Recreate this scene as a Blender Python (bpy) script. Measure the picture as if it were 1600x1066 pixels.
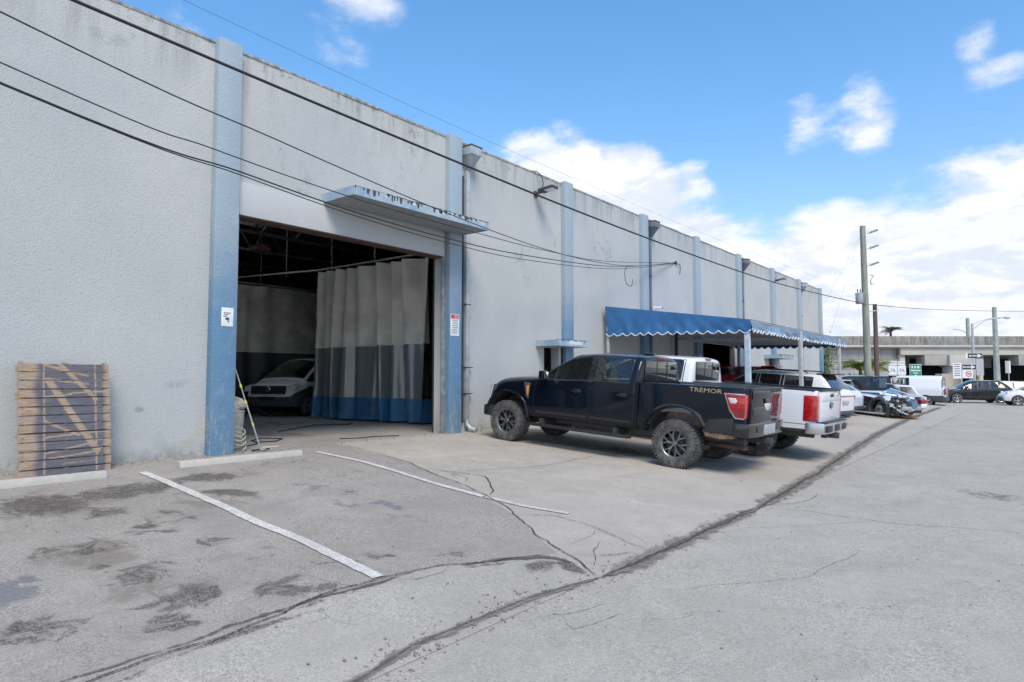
import bpy, bmesh, math, random
from mathutils import Vector, Matrix
from mathutils.bvhtree import BVHTree
random.seed(7)
for o in list(bpy.data.objects): bpy.data.objects.remove(o)
S = bpy.context.scene; COL = S.collection
PI = math.pi; rad = math.radians
# ---------------------------------------------------------------- camera
FPX = 1030.0; PIT = math.atan(59/FPX); YAW = math.atan(820/FPX*math.cos(PIT))
cd = bpy.data.cameras.new('camera'); cam = bpy.data.objects.new('camera', cd); COL.objects.link(cam)
cd.sensor_width = 36; cd.lens = FPX/1600*36; cd.clip_start = .05; cd.clip_end = 3000
cam.location = (0, 0, 1.70); cam.rotation_euler = (PI/2+PIT, 0, YAW)
S.camera = cam
CF = Vector((-math.sin(YAW)*math.cos(PIT), math.cos(YAW)*math.cos(PIT), math.sin(PIT)))
CR = Vector((math.cos(YAW), math.sin(YAW), 0)); CU = CR.cross(CF)
def rdir(x, y): return (CF+CR*((x-800)/FPX)-CU*((y-533)/FPX)).normalized()
S.view_settings.view_transform = 'Standard'; S.view_settings.look = 'None'
S.view_settings.exposure = 1.33; S.view_settings.gamma = 1
S.view_settings.use_curve_mapping = False
# ---------------------------------------------------------------- world: Nishita sky with clouds
SUN_EL, SUN_AZ = rad(52), rad(128)     # azimuth clockwise from +Y
W = bpy.data.worlds.new('World'); S.world = W; W.use_nodes = True
nt = W.node_tree; nt.nodes.clear()
def N(t, typ, **kw):
    n = t.nodes.new(typ)
    for k, v in kw.items(): setattr(n, k, v)
    return n
def L(t, a, b): t.links.new(a, b)
def M2(t, op, a, b=None, c=None, clamp=False):
    n = N(t, 'ShaderNodeMath', operation=op, use_clamp=clamp)
    for i, v in enumerate((a, b, c)):
        if v is None: continue
        if isinstance(v, (int, float)): n.inputs[i].default_value = v
        else: L(t, v, n.inputs[i])
    return n.outputs[0]
def MR(t, v, a, b, c=0., d=1., sm=True):
    n = N(t, 'ShaderNodeMapRange'); n.interpolation_type = 'SMOOTHSTEP' if sm else 'LINEAR'
    L(t, v, n.inputs[0])
    for i, q in enumerate((a, b, c, d)): n.inputs[i+1].default_value = q
    return n.outputs[0]
def NO(t, vec, scale, detail=4, rough=.55, dist=0.):
    n = N(t, 'ShaderNodeTexNoise'); n.inputs['Scale'].default_value = scale
    n.inputs['Detail'].default_value = detail; n.inputs['Roughness'].default_value = rough
    n.inputs['Distortion'].default_value = dist
    if vec is not None: L(t, vec, n.inputs['Vector'])
    return n.outputs[0]
def MIX(t, f, a, b, blend='MIX'):
    n = N(t, 'ShaderNodeMix', data_type='RGBA', blend_type=blend)
    if isinstance(f, (int, float)): n.inputs[0].default_value = f
    else: L(t, f, n.inputs[0])
    for i, v in ((6, a), (7, b)):
        if isinstance(v, (tuple, list)): n.inputs[i].default_value = (*v[:3], 1)
        else: L(t, v, n.inputs[i])
    return n.outputs[2]
def VM(t, op, a, b=None):
    n = N(t, 'ShaderNodeVectorMath', operation=op)
    for i, v in enumerate((a, b)):
        if v is None: continue
        if isinstance(v, (tuple, list, Vector)): n.inputs[i].default_value = v
        else: L(t, v, n.inputs[i])
    return n
sky = N(nt, 'ShaderNodeTexSky', sky_type='NISHITA', sun_disc=False, sun_elevation=SUN_EL, sun_rotation=SUN_AZ)
sky.air_density = 1.15; sky.dust_density = .35; sky.ozone_density = 2.6
tc = N(nt, 'ShaderNodeTexCoord'); D = tc.outputs['Generated']
sep = N(nt, 'ShaderNodeSeparateXYZ'); L(nt, D, sep.inputs[0])
# cloud deck: directions flattened so clouds shrink towards the horizon
zz = M2(nt, 'ADD', M2(nt, 'MAXIMUM', sep.outputs[2], 0.0), .30)
flat = VM(nt, 'DIVIDE', D); cmb = N(nt, 'ShaderNodeCombineXYZ')
for i in range(3): L(nt, zz, cmb.inputs[i])
L(nt, cmb.outputs[0], flat.inputs[1])
P0 = flat.outputs[0]
n1 = NO(nt, P0, 4.2, 12, .60, .15)
n2 = NO(nt, VM(nt, 'ADD', P0, (3.1, 7.7, 1.3)).outputs[0], 1.3, 3, .5)
P1 = VM(nt, 'ADD', P0, (.03, -.02, .09)).outputs[0]
n1b = NO(nt, P1, 4.2, 8, .60, .15)
base = M2(nt, 'ADD', n1, M2(nt, 'MULTIPLY', M2(nt, 'SUBTRACT', n2, .5), .35))
# more cloud low down, little overhead
low = MR(nt, sep.outputs[2], .06, .50, .15, -.01)
cov = M2(nt, 'ADD', base, low)
blobs = [(1500,345,8,.14),(1330,400,7,.16),(1600,400,10,.14),(1180,430,6,.16),(1020,315,4.5,.28),(930,275,3.6,.32),(800,255,2.6,.34),(860,245,2.6,.30),(960,300,3.5,.25),(1080,370,4,.18),
 (1075,150,2.2,.42),(1215,205,2.8,.36),(1300,185,3.0,.36),(1390,165,2.8,.28),(1545,85,2.0,.30),(1500,40,1.8,.28),(1310,8,2.4,.46),
 (880,130,2.8,.36),(545,18,3.4,.27),(1050,250,2.8,.20),(1120,262,1.8,.16),
 (1190,295,4.0,-.20),(900,30,16,-.19),(650,70,12,-.13),(1400,235,4.5,-.13),(1180,60,12,-.17),(1490,140,9,-.24),(1000,200,7,-.14)]
for (px, py, r, s) in blobs:
    d = rdir(px, py); dt = VM(nt, 'DOT_PRODUCT', D, tuple(d)).outputs['Value']
    g = MR(nt, dt, math.cos(rad(r*1.7)), 1.0, 0., s)
    cov = M2(nt, 'ADD', cov, g)
mask = M2(nt, 'MULTIPLY', MR(nt, cov, .49, .78), 1.0)
shade = MR(nt, M2(nt, 'SUBTRACT', n1, n1b), -.10, .07)
shade2 = MR(nt, NO(nt, P0, 2.3, 5, .5), .38, .62)
ccol = MIX(nt, M2(nt, 'MULTIPLY', shade, .9), (.74, .80, .90), (1., 1., 1.0))
ccol = MIX(nt, M2(nt, 'MULTIPLY', shade2, .32), ccol, (.66, .73, .85))
skc = MIX(nt, 1.0, sky.outputs[0], MIX(nt, MR(nt, sep.outputs[2], .03, .50), (.84, .82, .92), (.60, .92, 1.08)), 'MULTIPLY')
bg1 = N(nt, 'ShaderNodeBackground'); bg1.inputs[1].default_value = .088; L(nt, skc, bg1.inputs[0])
bg2 = N(nt, 'ShaderNodeBackground'); bg2.inputs[1].default_value = .44; L(nt, ccol, bg2.inputs[0])
mx = N(nt, 'ShaderNodeMixShader'); L(nt, mask, mx.inputs[0]); L(nt, bg1.outputs[0], mx.inputs[1]); L(nt, bg2.outputs[0], mx.inputs[2])
wo = N(nt, 'ShaderNodeOutputWorld'); L(nt, mx.outputs[0], wo.inputs[0])
sl = bpy.data.lights.new('sun', 'SUN'); sl.energy = 1.5; sl.angle = rad(28); sl.color = (1, .87, .72)
sun = bpy.data.objects.new('sun', sl); COL.objects.link(sun)
sd = Vector((math.sin(SUN_AZ)*math.cos(SUN_EL), math.cos(SUN_AZ)*math.cos(SUN_EL), math.sin(SUN_EL)))
sun.rotation_euler = (-sd).to_track_quat('-Z', 'Y').to_euler(); sun.location = (0, 0, 30)
# ---------------------------------------------------------------- materials
def nm(name):
    m = bpy.data.materials.new(name); m.use_nodes = True
    t = m.node_tree; return m, t, t.nodes['Principled BSDF']
def geo(t): return N(t, 'ShaderNodeNewGeometry').outputs['Position']
def objc(t): return N(t, 'ShaderNodeTexCoord').outputs['Object']
def bump(t, b, h, st=.3, d=.01):
    n = N(t, 'ShaderNodeBump'); n.inputs['Strength'].default_value = st; n.inputs['Distance'].default_value = d
    L(t, h, n.inputs['Height']); L(t, n.outputs[0], b.inputs['Normal'])
def pm(name, col, rough=.5, metal=0., coat=0., var=.12, vs=6., bmp=0., bs=60., spec=.5, alpha=None, emit=None):
    m, t, b = nm(name)
    b.inputs['Roughness'].default_value = rough; b.inputs['Metallic'].default_value = metal
    b.inputs['Coat Weight'].default_value = coat; b.inputs['Coat Roughness'].default_value = .03
    b.inputs['Specular IOR Level'].default_value = spec
    if var:
        f = NO(t, objc(t), vs, 5, .6)
        c = MIX(t, MR(t, f, .3, .7), tuple(x*(1-var) for x in col), tuple(min(1, x*(1+var)) for x in col))
        L(t, c, b.inputs['Base Color'])
        L(t, MR(t, f, .2, .8, max(0, rough*.85), min(1, rough*1.2)), b.inputs['Roughness'])
    else: b.inputs['Base Color'].default_value = (*col, 1)
    if bmp: bump(t, b, NO(t, objc(t), bs, 3, .6), bmp, .01)
    if emit: b.inputs['Emission Color'].default_value = (*emit[0], 1); b.inputs['Emission Strength'].default_value = emit[1]
    return m
def glassm(name, tint=.25, col=(.02, .025, .028)):
    m, t, b = nm(name); b.inputs['Base Color'].default_value = (*col, 1); b.inputs['Roughness'].default_value = .02
    b.inputs['Specular IOR Level'].default_value = .8
    tr = N(t, 'ShaderNodeBsdfTransparent'); tr.inputs[0].default_value = (.75, .82, .82, 1)
    gl = N(t, 'ShaderNodeBsdfGlossy'); gl.inputs['Roughness'].default_value = .01
    fr = N(t, 'ShaderNodeFresnel'); fr.inputs[0].default_value = 1.5
    m1 = N(t, 'ShaderNodeMixShader'); m1.inputs[0].default_value = tint; L(t, b.outputs[0], m1.inputs[1]); L(t, tr.outputs[0], m1.inputs[2])
    m2 = N(t, 'ShaderNodeMixShader'); L(t, fr.outputs[0], m2.inputs[0]); L(t, m1.outputs[0], m2.inputs[1]); L(t, gl.outputs[0], m2.inputs[2])
    L(t, m2.outputs[0], t.nodes['Material Output'].inputs[0]); return m
def paint(name, col, flake=.0, dirt=.25, rough=.32):
    # car paint: coloured coat with clear coat, road dust that gathers low on the panels
    m, t, b = nm(name); P = objc(t)
    se = N(t, 'ShaderNodeSeparateXYZ'); L(t, P, se.inputs[0])
    f = M2(t, 'MULTIPLY', MR(t, se.outputs[2], .95, .35), MR(t, NO(t, P, 5, 6, .65), .35, .75))
    c = MIX(t, M2(t, 'MULTIPLY', f, dirt), col, (.20, .17, .14)); L(t, c, b.inputs['Base Color'])
    L(t, M2(t, 'ADD', M2(t, 'MULTIPLY', f, .5), .03), b.inputs['Coat Roughness'])
    b.inputs['Roughness'].default_value = rough; b.inputs['Coat Weight'].default_value = 1.0; b.inputs['Metallic'].default_value = flake; b.inputs['Specular IOR Level'].default_value = .08
    bump(t, b, NO(t, P, 2.2, 2, .5), .04, .05)
    return m
def ellipses(t, P, lst):
    """sum of soft elliptical patches (x, y, rx, ry, angle, strength)"""
    acc = None
    for (x, y, rx, ry, a, s) in lst:
        mp = N(t, 'ShaderNodeMapping', vector_type='TEXTURE'); L(t, P, mp.inputs[0])
        mp.inputs['Location'].default_value = (x, y, 0); mp.inputs['Rotation'].default_value = (0, 0, rad(a)); mp.inputs['Scale'].default_value = (rx, ry, 50)
        ln = VM(t, 'LENGTH', mp.outputs[0]).outputs['Value']
        g = MR(t, ln, 1.25, .2, 0., s)
        acc = g if acc is None else M2(t, 'MAXIMUM', acc, g)
    return acc
def ground_mat(name, base, dark, light, stains=(), blotch=.5, grain=.35, red=(), brown=()):
    m, t, b = nm(name); P = geo(t)
    big = NO(t, P, .35, 6, .6, .4); mid = NO(t, P, 1.7, 9, .72, .5); fine = NO(t, P, 55, 4, .75); tiny = NO(t, P, 21, 6, .8)
    vo = N(t, 'ShaderNodeTexVoronoi'); vo.inputs['Scale'].default_value = 85; L(t, P, vo.inputs['Vector'])
    sc = N(t, 'ShaderNodeSeparateColor'); L(t, vo.outputs['Color'], sc.inputs[0]); stone = sc.outputs[0]
    c = MIX(t, MR(t, big, .30, .72), dark, light)
    c = MIX(t, M2(t, 'MULTIPLY', MR(t, mid, .40, .60), blotch), c, tuple(x*.80 for x in base))
    c = MIX(t, M2(t, 'MULTIPLY', MR(t, NO(t, P, .8, 9, .75, 1.5), .52, .66), .40), c, tuple(min(1, x*1.22) for x in base))
    # exposed aggregate: pale and dark stones, stronger where the surface is worn
    wornm = MR(t, NO(t, P, 1.1, 7, .7, .8), .40, .64, .35, 1.)
    st = MIX(t, stone, tuple(x*.45 for x in base), tuple(min(1, x*1.5) for x in base))
    c = MIX(t, M2(t, 'MULTIPLY', wornm, grain), c, st)
    c = MIX(t, M2(t, 'MULTIPLY', MR(t, tiny, .36, .22), .8), c, tuple(x*.35 for x in base))
    c = MIX(t, M2(t, 'MULTIPLY', MR(t, fine, .62, .74), .45), c, tuple(min(1, x*1.5) for x in base))
    # hairline crazing in places
    v2 = N(t, 'ShaderNodeTexVoronoi', feature='DISTANCE_TO_EDGE'); v2.inputs['Scale'].default_value = 1.3
    wv = VM(t, 'ADD', P, None); L(t, VM(t, 'SCALE', N(t, 'ShaderNodeTexNoise').outputs[1]).outputs[0], wv.inputs[1])
    cn = wv.inputs[1].links[0].from_node; cn.inputs['Scale'].default_value = .5; nz = cn.inputs[0].links[0].from_node; L(t, P, nz.inputs['Vector']); nz.inputs['Scale'].default_value = 2.2; nz.inputs['Detail'].default_value = 6
    L(t, wv.outputs[0], v2.inputs['Vector'])
    cz = M2(t, 'MULTIPLY', MR(t, v2.outputs[0], .009, .002), MR(t, NO(t, P, .55, 4, .6), .53, .62)); c = MIX(t, M2(t, 'MULTIPLY', cz, .55), c, tuple(x*.35 for x in base))
    wear = M2(t, 'MULTIPLY', MR(t, NO(t, P, .9, 8, .7, 1.2), .54, .70), .35)
    c = MIX(t, wear, c, tuple(x*.62 for x in base))
    if brown:
        s = ellipses(t, P, brown); f = MR(t, M2(t, 'ADD', s, M2(t, 'MULTIPLY', M2(t, 'SUBTRACT', NO(t, P, 2.1, 9, .7, .9), .5), 1.9)), .30, .62)
        c = MIX(t, M2(t, 'MULTIPLY', f, .55), c, (.155, .125, .10))
    if stains:
        s = ellipses(t, P, stains); ed = NO(t, P, 3.1, 10, .78, 1.0); ed2 = NO(t, P, 11, 6, .75)
        q = M2(t, 'ADD', s, M2(t, 'MULTIPLY', M2(t, 'SUBTRACT', ed, .5), 2.4))
        f = M2(t, 'ADD', M2(t, 'MULTIPLY', MR(t, q, .20, 1.0), .45), M2(t, 'MULTIPLY', MR(t, q, .50, .62), .50))
        f = M2(t, 'MULTIPLY', f, MR(t, M2(t, 'ADD', M2(t, 'MULTIPLY', ed2, .6), M2(t, 'MULTIPLY', stone, .4)), .28, .58, .25, 1.))
        c = MIX(t, f, c, (.060, .053, .045))
    if red:
        s = ellipses(t, P, red); f = MR(t, M2(t, 'ADD', s, M2(t, 'MULTIPLY', M2(t, 'SUBTRACT', NO(t, P, 2.6, 9, .7, .8), .5), 2.0)), .34, .56)
        c = MIX(t, M2(t, 'MULTIPLY', f, .6), c, (.10, .115, .15))
    L(t, c, b.inputs['Base Color']); b.inputs['Roughness'].default_value = .88; b.inputs['Specular IOR Level'].default_value = .3
    h = M2(t, 'ADD', M2(t, 'MULTIPLY', fine, .45), M2(t, 'ADD', M2(t, 'MULTIPLY', vo.outputs['Distance'], -.35), M2(t, 'ADD', M2(t, 'MULTIPLY', mid, 1.0), M2(t, 'MULTIPLY', tiny, .5))))
    bump(t, b, h, .6, .014); return m
def ragged(name, col, lo, hi, ns=14., col2=None):
    """broken-edged dirt or crack: opaque in the middle of the ribbon, ragged to the sides"""
    m, t, b = nm(name); P = geo(t); a = N(t, 'ShaderNodeAttribute'); a.attribute_name = 'across'; sc = N(t, 'ShaderNodeSeparateColor'); L(t, a.outputs['Color'], sc.inputs[0])
    f = MR(t, M2(t, 'ADD', sc.outputs[0], M2(t, 'MULTIPLY', M2(t, 'SUBTRACT', NO(t, P, ns, 7, .72, .6), .5), 1.6)), lo, hi)
    L(t, MIX(t, NO(t, P, 40, 4, .7), tuple(x*.6 for x in col), tuple(x*1.35 for x in col)), b.inputs['Base Color']); b.inputs['Roughness'].default_value = .95; b.inputs['Specular IOR Level'].default_value = .1
    tr = N(t, 'ShaderNodeBsdfTransparent'); mx_ = N(t, 'ShaderNodeMixShader'); L(t, f, mx_.inputs[0]); L(t, tr.outputs[0], mx_.inputs[1]); L(t, b.outputs[0], mx_.inputs[2]); L(t, mx_.outputs[0], t.nodes['Material Output'].inputs[0])
    bump(t, b, NO(t, P, 60, 4, .7), .6, .01); return m
def stucco(name, c1, c2, top=True, rough_s=38., strength=.27, dirty=True):
    m, t, b = nm(name); P = geo(t); se = N(t, 'ShaderNodeSeparateXYZ'); L(t, P, se.inputs[0]); Z = se.outputs[2]
    big = NO(t, P, .5, 5, .6); f1 = NO(t, P, rough_s, 3, .6); f2 = NO(t, P, rough_s*2.7, 2, .5)
    c = MIX(t, MR(t, big, .3, .7), c1, c2)
    pit = M2(t, 'MULTIPLY', MR(t, f1, .44, .30), .35); c = MIX(t, pit, c, tuple(x*.6 for x in c1))
    if top:   # mildew under the coping and rain runs
        mp = N(t, 'ShaderNodeMapping'); mp.inputs['Scale'].default_value = (1, 1.8, .16); L(t, P, mp.inputs[0])
        run = NO(t, mp.outputs[0], 2.2, 7, .7); sp = NO(t, P, 5.5, 7, .75, .5)
        k = M2(t, 'MULTIPLY', MR(t, Z, 5.9, 7.3, 0., 1.), MR(t, run, .44, .66)); c = MIX(t, M2(t, 'MULTIPLY', k, .50), c, (.17, .17, .15))
        k = M2(t, 'MULTIPLY', MR(t, Z, 6.8, 7.25, .0, 1.), MR(t, sp, .53, .66)); c = MIX(t, M2(t, 'MULTIPLY', k, .65), c, (.05, .05, .045))
        k = MR(t, M2(t, 'MULTIPLY', sp, NO(t, P, .8, 3, .5)), .35, .44); c = MIX(t, M2(t, 'MULTIPLY', k, .35), c, (.12, .12, .12))
        k = M2(t, 'MULTIPLY', MR(t, Z, 1.35, .45), MR(t, NO(t, P, 1.8, 8, .7, .6), .45, .66)); c = MIX(t, M2(t, 'MULTIPLY', k, .45), c, (.30, .27, .21))
        k = M2(t, 'MULTIPLY', MR(t, Z, .75, .48), MR(t, NO(t, P, 6, 6, .7), .35, .6)); c = MIX(t, M2(t, 'MULTIPLY', k, .5), c, (.14, .13, .11))
        cv = N(t, 'ShaderNodeCombineXYZ'); L(t, se.outputs[1], cv.inputs[0]); L(t, se.outputs[2], cv.inputs[1]); Q = cv.outputs[0]
        sm_ = ellipses(t, Q, [(4.72, 1.62, .42, .10, 8, .6), (4.18, 1.25, .10, .06, 0, .9), (2.9, 5.6, .5, .5, 0, .35), (6.1, 5.5, .5, .7, 0, .3), (3.6, 6.6, .6, .25, 0, .5), (8.4, 6.2, .5, .2, 0, .4), (9.1, 5.0, .35, .12, 0, .5), (12.9, 5.2, .9, 1.2, 0, .28), (12.2, 1.0, .5, .5, 0, .4), (18, 3.4, .8, .7, 0, .35), (22.2, 3.8, 1, 1, 0, .3), (26.5, 5, 1, 1, 0, .3)])
        f = MR(t, M2(t, 'ADD', sm_, M2(t, 'MULTIPLY', M2(t, 'SUBTRACT', NO(t, P, 6, 9, .75, .8), .5), 1.5)), .32, .85); c = MIX(t, M2(t, 'MULTIPLY', f, .55), c, (.20, .205, .21))
        ye = ellipses(t, Q, [(5.08, .95, .12, .35, 0, .6), (4.9, .7, .25, .15, 0, .45), (10.95, .8, .1, .3, 0, .4)]); f = MR(t, M2(t, 'ADD', ye, M2(t, 'MULTIPLY', M2(t, 'SUBTRACT', NO(t, P, 5, 7, .7), .5), 1.2)), .25, .7); c = MIX(t, M2(t, 'MULTIPLY', f, .5), c, (.44, .40, .22))
        k = MR(t, NO(t, P, .38, 2, .4), .53, .56); c = MIX(t, M2(t, 'MULTIPLY', k, .10), c, (.56, .565, .56))
    L(t, c, b.inputs['Base Color']); b.inputs['Roughness'].default_value = .9; b.inputs['Specular IOR Level'].default_value = .25
    bump(t, b, M2(t, 'ADD', f1, M2(t, 'MULTIPLY', f2, .4)), strength, .035); return m
def bluepaint(name, c1, c2, low=True):
    m, t, b = nm(name); P = geo(t); se = N(t, 'ShaderNodeSeparateXYZ'); L(t, P, se.inputs[0]); Z = se.outputs[2]
    # lower part was repainted in a stronger blue, the rest is bleached
    k = MR(t, M2(t, 'ADD', Z, M2(t, 'MULTIPLY', NO(t, P, 3, 4, .6), .8)), 4.9, 2.9) if low else MR(t, NO(t, P, 2, 4, .6), .3, .7)
    c = MIX(t, k, c1, c2); c = MIX(t, M2(t, 'MULTIPLY', MR(t, NO(t, P, 5, 7, .7), .50, .75), .25), c, tuple(min(1, x*1.3+.04) for x in c1))
    mp = N(t, 'ShaderNodeMapping'); mp.inputs['Scale'].default_value = (1, 4, .5); L(t, P, mp.inputs[0])
    c = MIX(t, M2(t, 'MULTIPLY', M2(t, 'MULTIPLY', MR(t, NO(t, mp.outputs[0], 3, 8, .75), .50, .60), MR(t, Z, 1.7, .7)), .8), c, (.36, .35, .31))
    c = MIX(t, M2(t, 'MULTIPLY', MR(t, NO(t, P, 14, 6, .75), .66, .72), .5), c, (.07, .10, .12))
    L(t, c, b.inputs['Base Color']); b.inputs['Roughness'].default_value = .62; bump(t, b, NO(t, P, 22, 4, .6), .4, .02); return m
MA = {}
MA['wall'] = stucco('stucco_light_grey', (.425, .445, .44), (.475, .485, .472))
MA['white_wall'] = stucco('painted_concrete', (.46, .475, .48), (.52, .53, .53), top=False, strength=.25)
MA['blue'] = bluepaint('blue_pilaster_paint', (.295, .365, .41), (.12, .235, .36))
MA['bluetrim'] = bluepaint('blue_canopy_paint', (.37, .45, .51), (.21, .32, .43), low=False)
MA['soffit'] = pm('canopy_soffit_paint', (.30, .32, .33), .8, bmp=.2)
MA['metalgrey'] = pm('galvanised_steel', (.42, .45, .47), .45, .3, var=.15)
MA['postblue'] = pm('pale_blue_post_paint', (.42, .50, .56), .5, var=.15)
MA['darkmetal'] = pm('dark_steel', (.07, .075, .08), .5, .5)
MA['truss'] = pm('awning_truss_steel', (.50, .51, .52), .5, .4)
MA['rust'] = pm('rusted_steel', (.10, .06, .045), .8, .2, var=.4, vs=12)
MA['black'] = pm('black_plastic', (.022, .023, .025), .5, bmp=.15, bs=90)
MA['blackgloss'] = pm('black_gloss_trim', (.012, .012, .013), .15, coat=.5)
MA['dgrey'] = pm('dark_grey_plastic', (.055, .06, .065), .55, bmp=.15, bs=90)
MA['cable'] = pm('black_cable', (.018, .018, .02), .6)
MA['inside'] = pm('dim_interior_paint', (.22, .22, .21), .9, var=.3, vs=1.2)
MA['insidedark'] = pm('dark_roof_deck', (.035, .035, .036), .9, var=.3)  # near-black tone for the roof deck
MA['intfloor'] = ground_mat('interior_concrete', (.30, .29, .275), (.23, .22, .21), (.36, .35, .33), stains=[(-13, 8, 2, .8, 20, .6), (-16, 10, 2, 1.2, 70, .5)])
MA['chrome'] = pm('polished_metal', (.7, .71, .72), .12, 1., var=0)
MA['alu'] = pm('machined_grey_alloy', (.24, .245, .25), .36, .9, var=.1)
MA['silver'] = pm('silver_alloy', (.55, .56, .57), .3, .85, var=.1)
MA['dalloy'] = pm('dark_alloy', (.09, .09, .095), .35, .8)
MA['red'] = pm('red_lamp_plastic', (.40, .010, .014), .12, coat=1., var=.3, vs=22)
MA['dred'] = pm('dark_red_lamp', (.22, .008, .014), .12, coat=1., var=.25, vs=22)
MA['amber'] = pm('amber_plastic', (.75, .26, .03), .25, coat=.6)
MA['lens'] = pm('clear_lamp_lens', (.62, .64, .66), .08, coat=1., var=.2, vs=30)
MA['tyre'] = None
MA['glass'] = glassm('tinted_car_glass', .42)
MA['glassclear'] = glassm('clear_car_glass', .68)
MA['glassback'] = glassm('privacy_glass', .06)
MA['seat'] = pm('dark_upholstery', (.05, .05, .052), .8)
MA['pblack'] = paint('black_car_paint', (.003, .006, .013), dirt=.04); MA['pblack'].node_tree.nodes['Principled BSDF'].inputs['Coat IOR'].default_value = 1.38
MA['pwhite'] = paint('white_car_paint', (.70, .72, .74), dirt=.12)
MA['pwhite2'] = paint('pearl_white_paint', (.66, .68, .69), dirt=.15)
MA['pred'] = paint('dark_red_paint', (.52, .015, .03), flake=.25)
MA['pdark'] = paint('graphite_paint', (.022, .024, .028), flake=.2)
MA['pblueish'] = paint('bluish_white_paint', (.55, .62, .70))
def tyre_mat():
    m, t, b = nm('dusty_tyre_rubber'); P = objc(t); f = NO(t, P, 9, 6, .7)
    L(t, MIX(t, MR(t, f, .35, .68), (.045, .045, .046), (.135, .13, .122)), b.inputs['Base Color'])
    b.inputs['Roughness'].default_value = .85; bump(t, b, NO(t, P, 70, 4, .6), .5, .006); return m
MA['tyre'] = tyre_mat()
MA['liner'] = pm('muddy_wheel_well', (.05, .043, .037), .9, var=.5, vs=9, bmp=.5, bs=20)
MA['mud'] = pm('dried_brown_mud', (.20, .125, .075), .95, var=.45, vs=16, bmp=.8, bs=30)
MA['vinyl'] = pm('blue_awning_vinyl', (.035, .145, .33), .42, var=.14, vs=1.6, bmp=.25, bs=7)
MA['vinylpale'] = pm('pale_awning_vinyl', (.16, .255, .36), .5, var=.25, vs=1.2, bmp=.3, bs=7)  # paler, greyer blue for the front valance than for the end panels
MA['whitetrim'] = pm('white_piping', (.72, .74, .76), .6, var=.08)
MA['line'] = None
def line_mat():
    m, t, b = nm('worn_white_line_paint'); P = geo(t); f = NO(t, P, 38, 5, .7); g = NO(t, P, 3, 6, .7)
    k = M2(t, 'MULTIPLY', MR(t, M2(t, 'ADD', f, M2(t, 'MULTIPLY', g, .5)), .62, .82), .75)
    L(t, MIX(t, k, (.66, .64, .60), (.36, .345, .32)), b.inputs['Base Color']); b.inputs['Roughness'].default_value = .8
    bump(t, b, f, .4, .006); return m
MA['line'] = line_mat()
MA['lineworn'] = pm('nearly_gone_line_paint', (.47, .44, .395), .9, var=.2, vs=20, bmp=.4, bs=60)
MA['conc'] = pm('cast_concrete', (.43, .41, .37), .9, var=.07, vs=11, bmp=.6, bs=50)
MA['crack'] = ragged('open_crack', (.062, .056, .048), .62, .82, 22)
MA['patch'] = ragged('crumbled_dirty_seam', (.225, .21, .185), .48, .95, 5)
MA['patchd'] = ragged('damp_dark_seam', (.125, .115, .10), .62, 1.05, 4.5)
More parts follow.
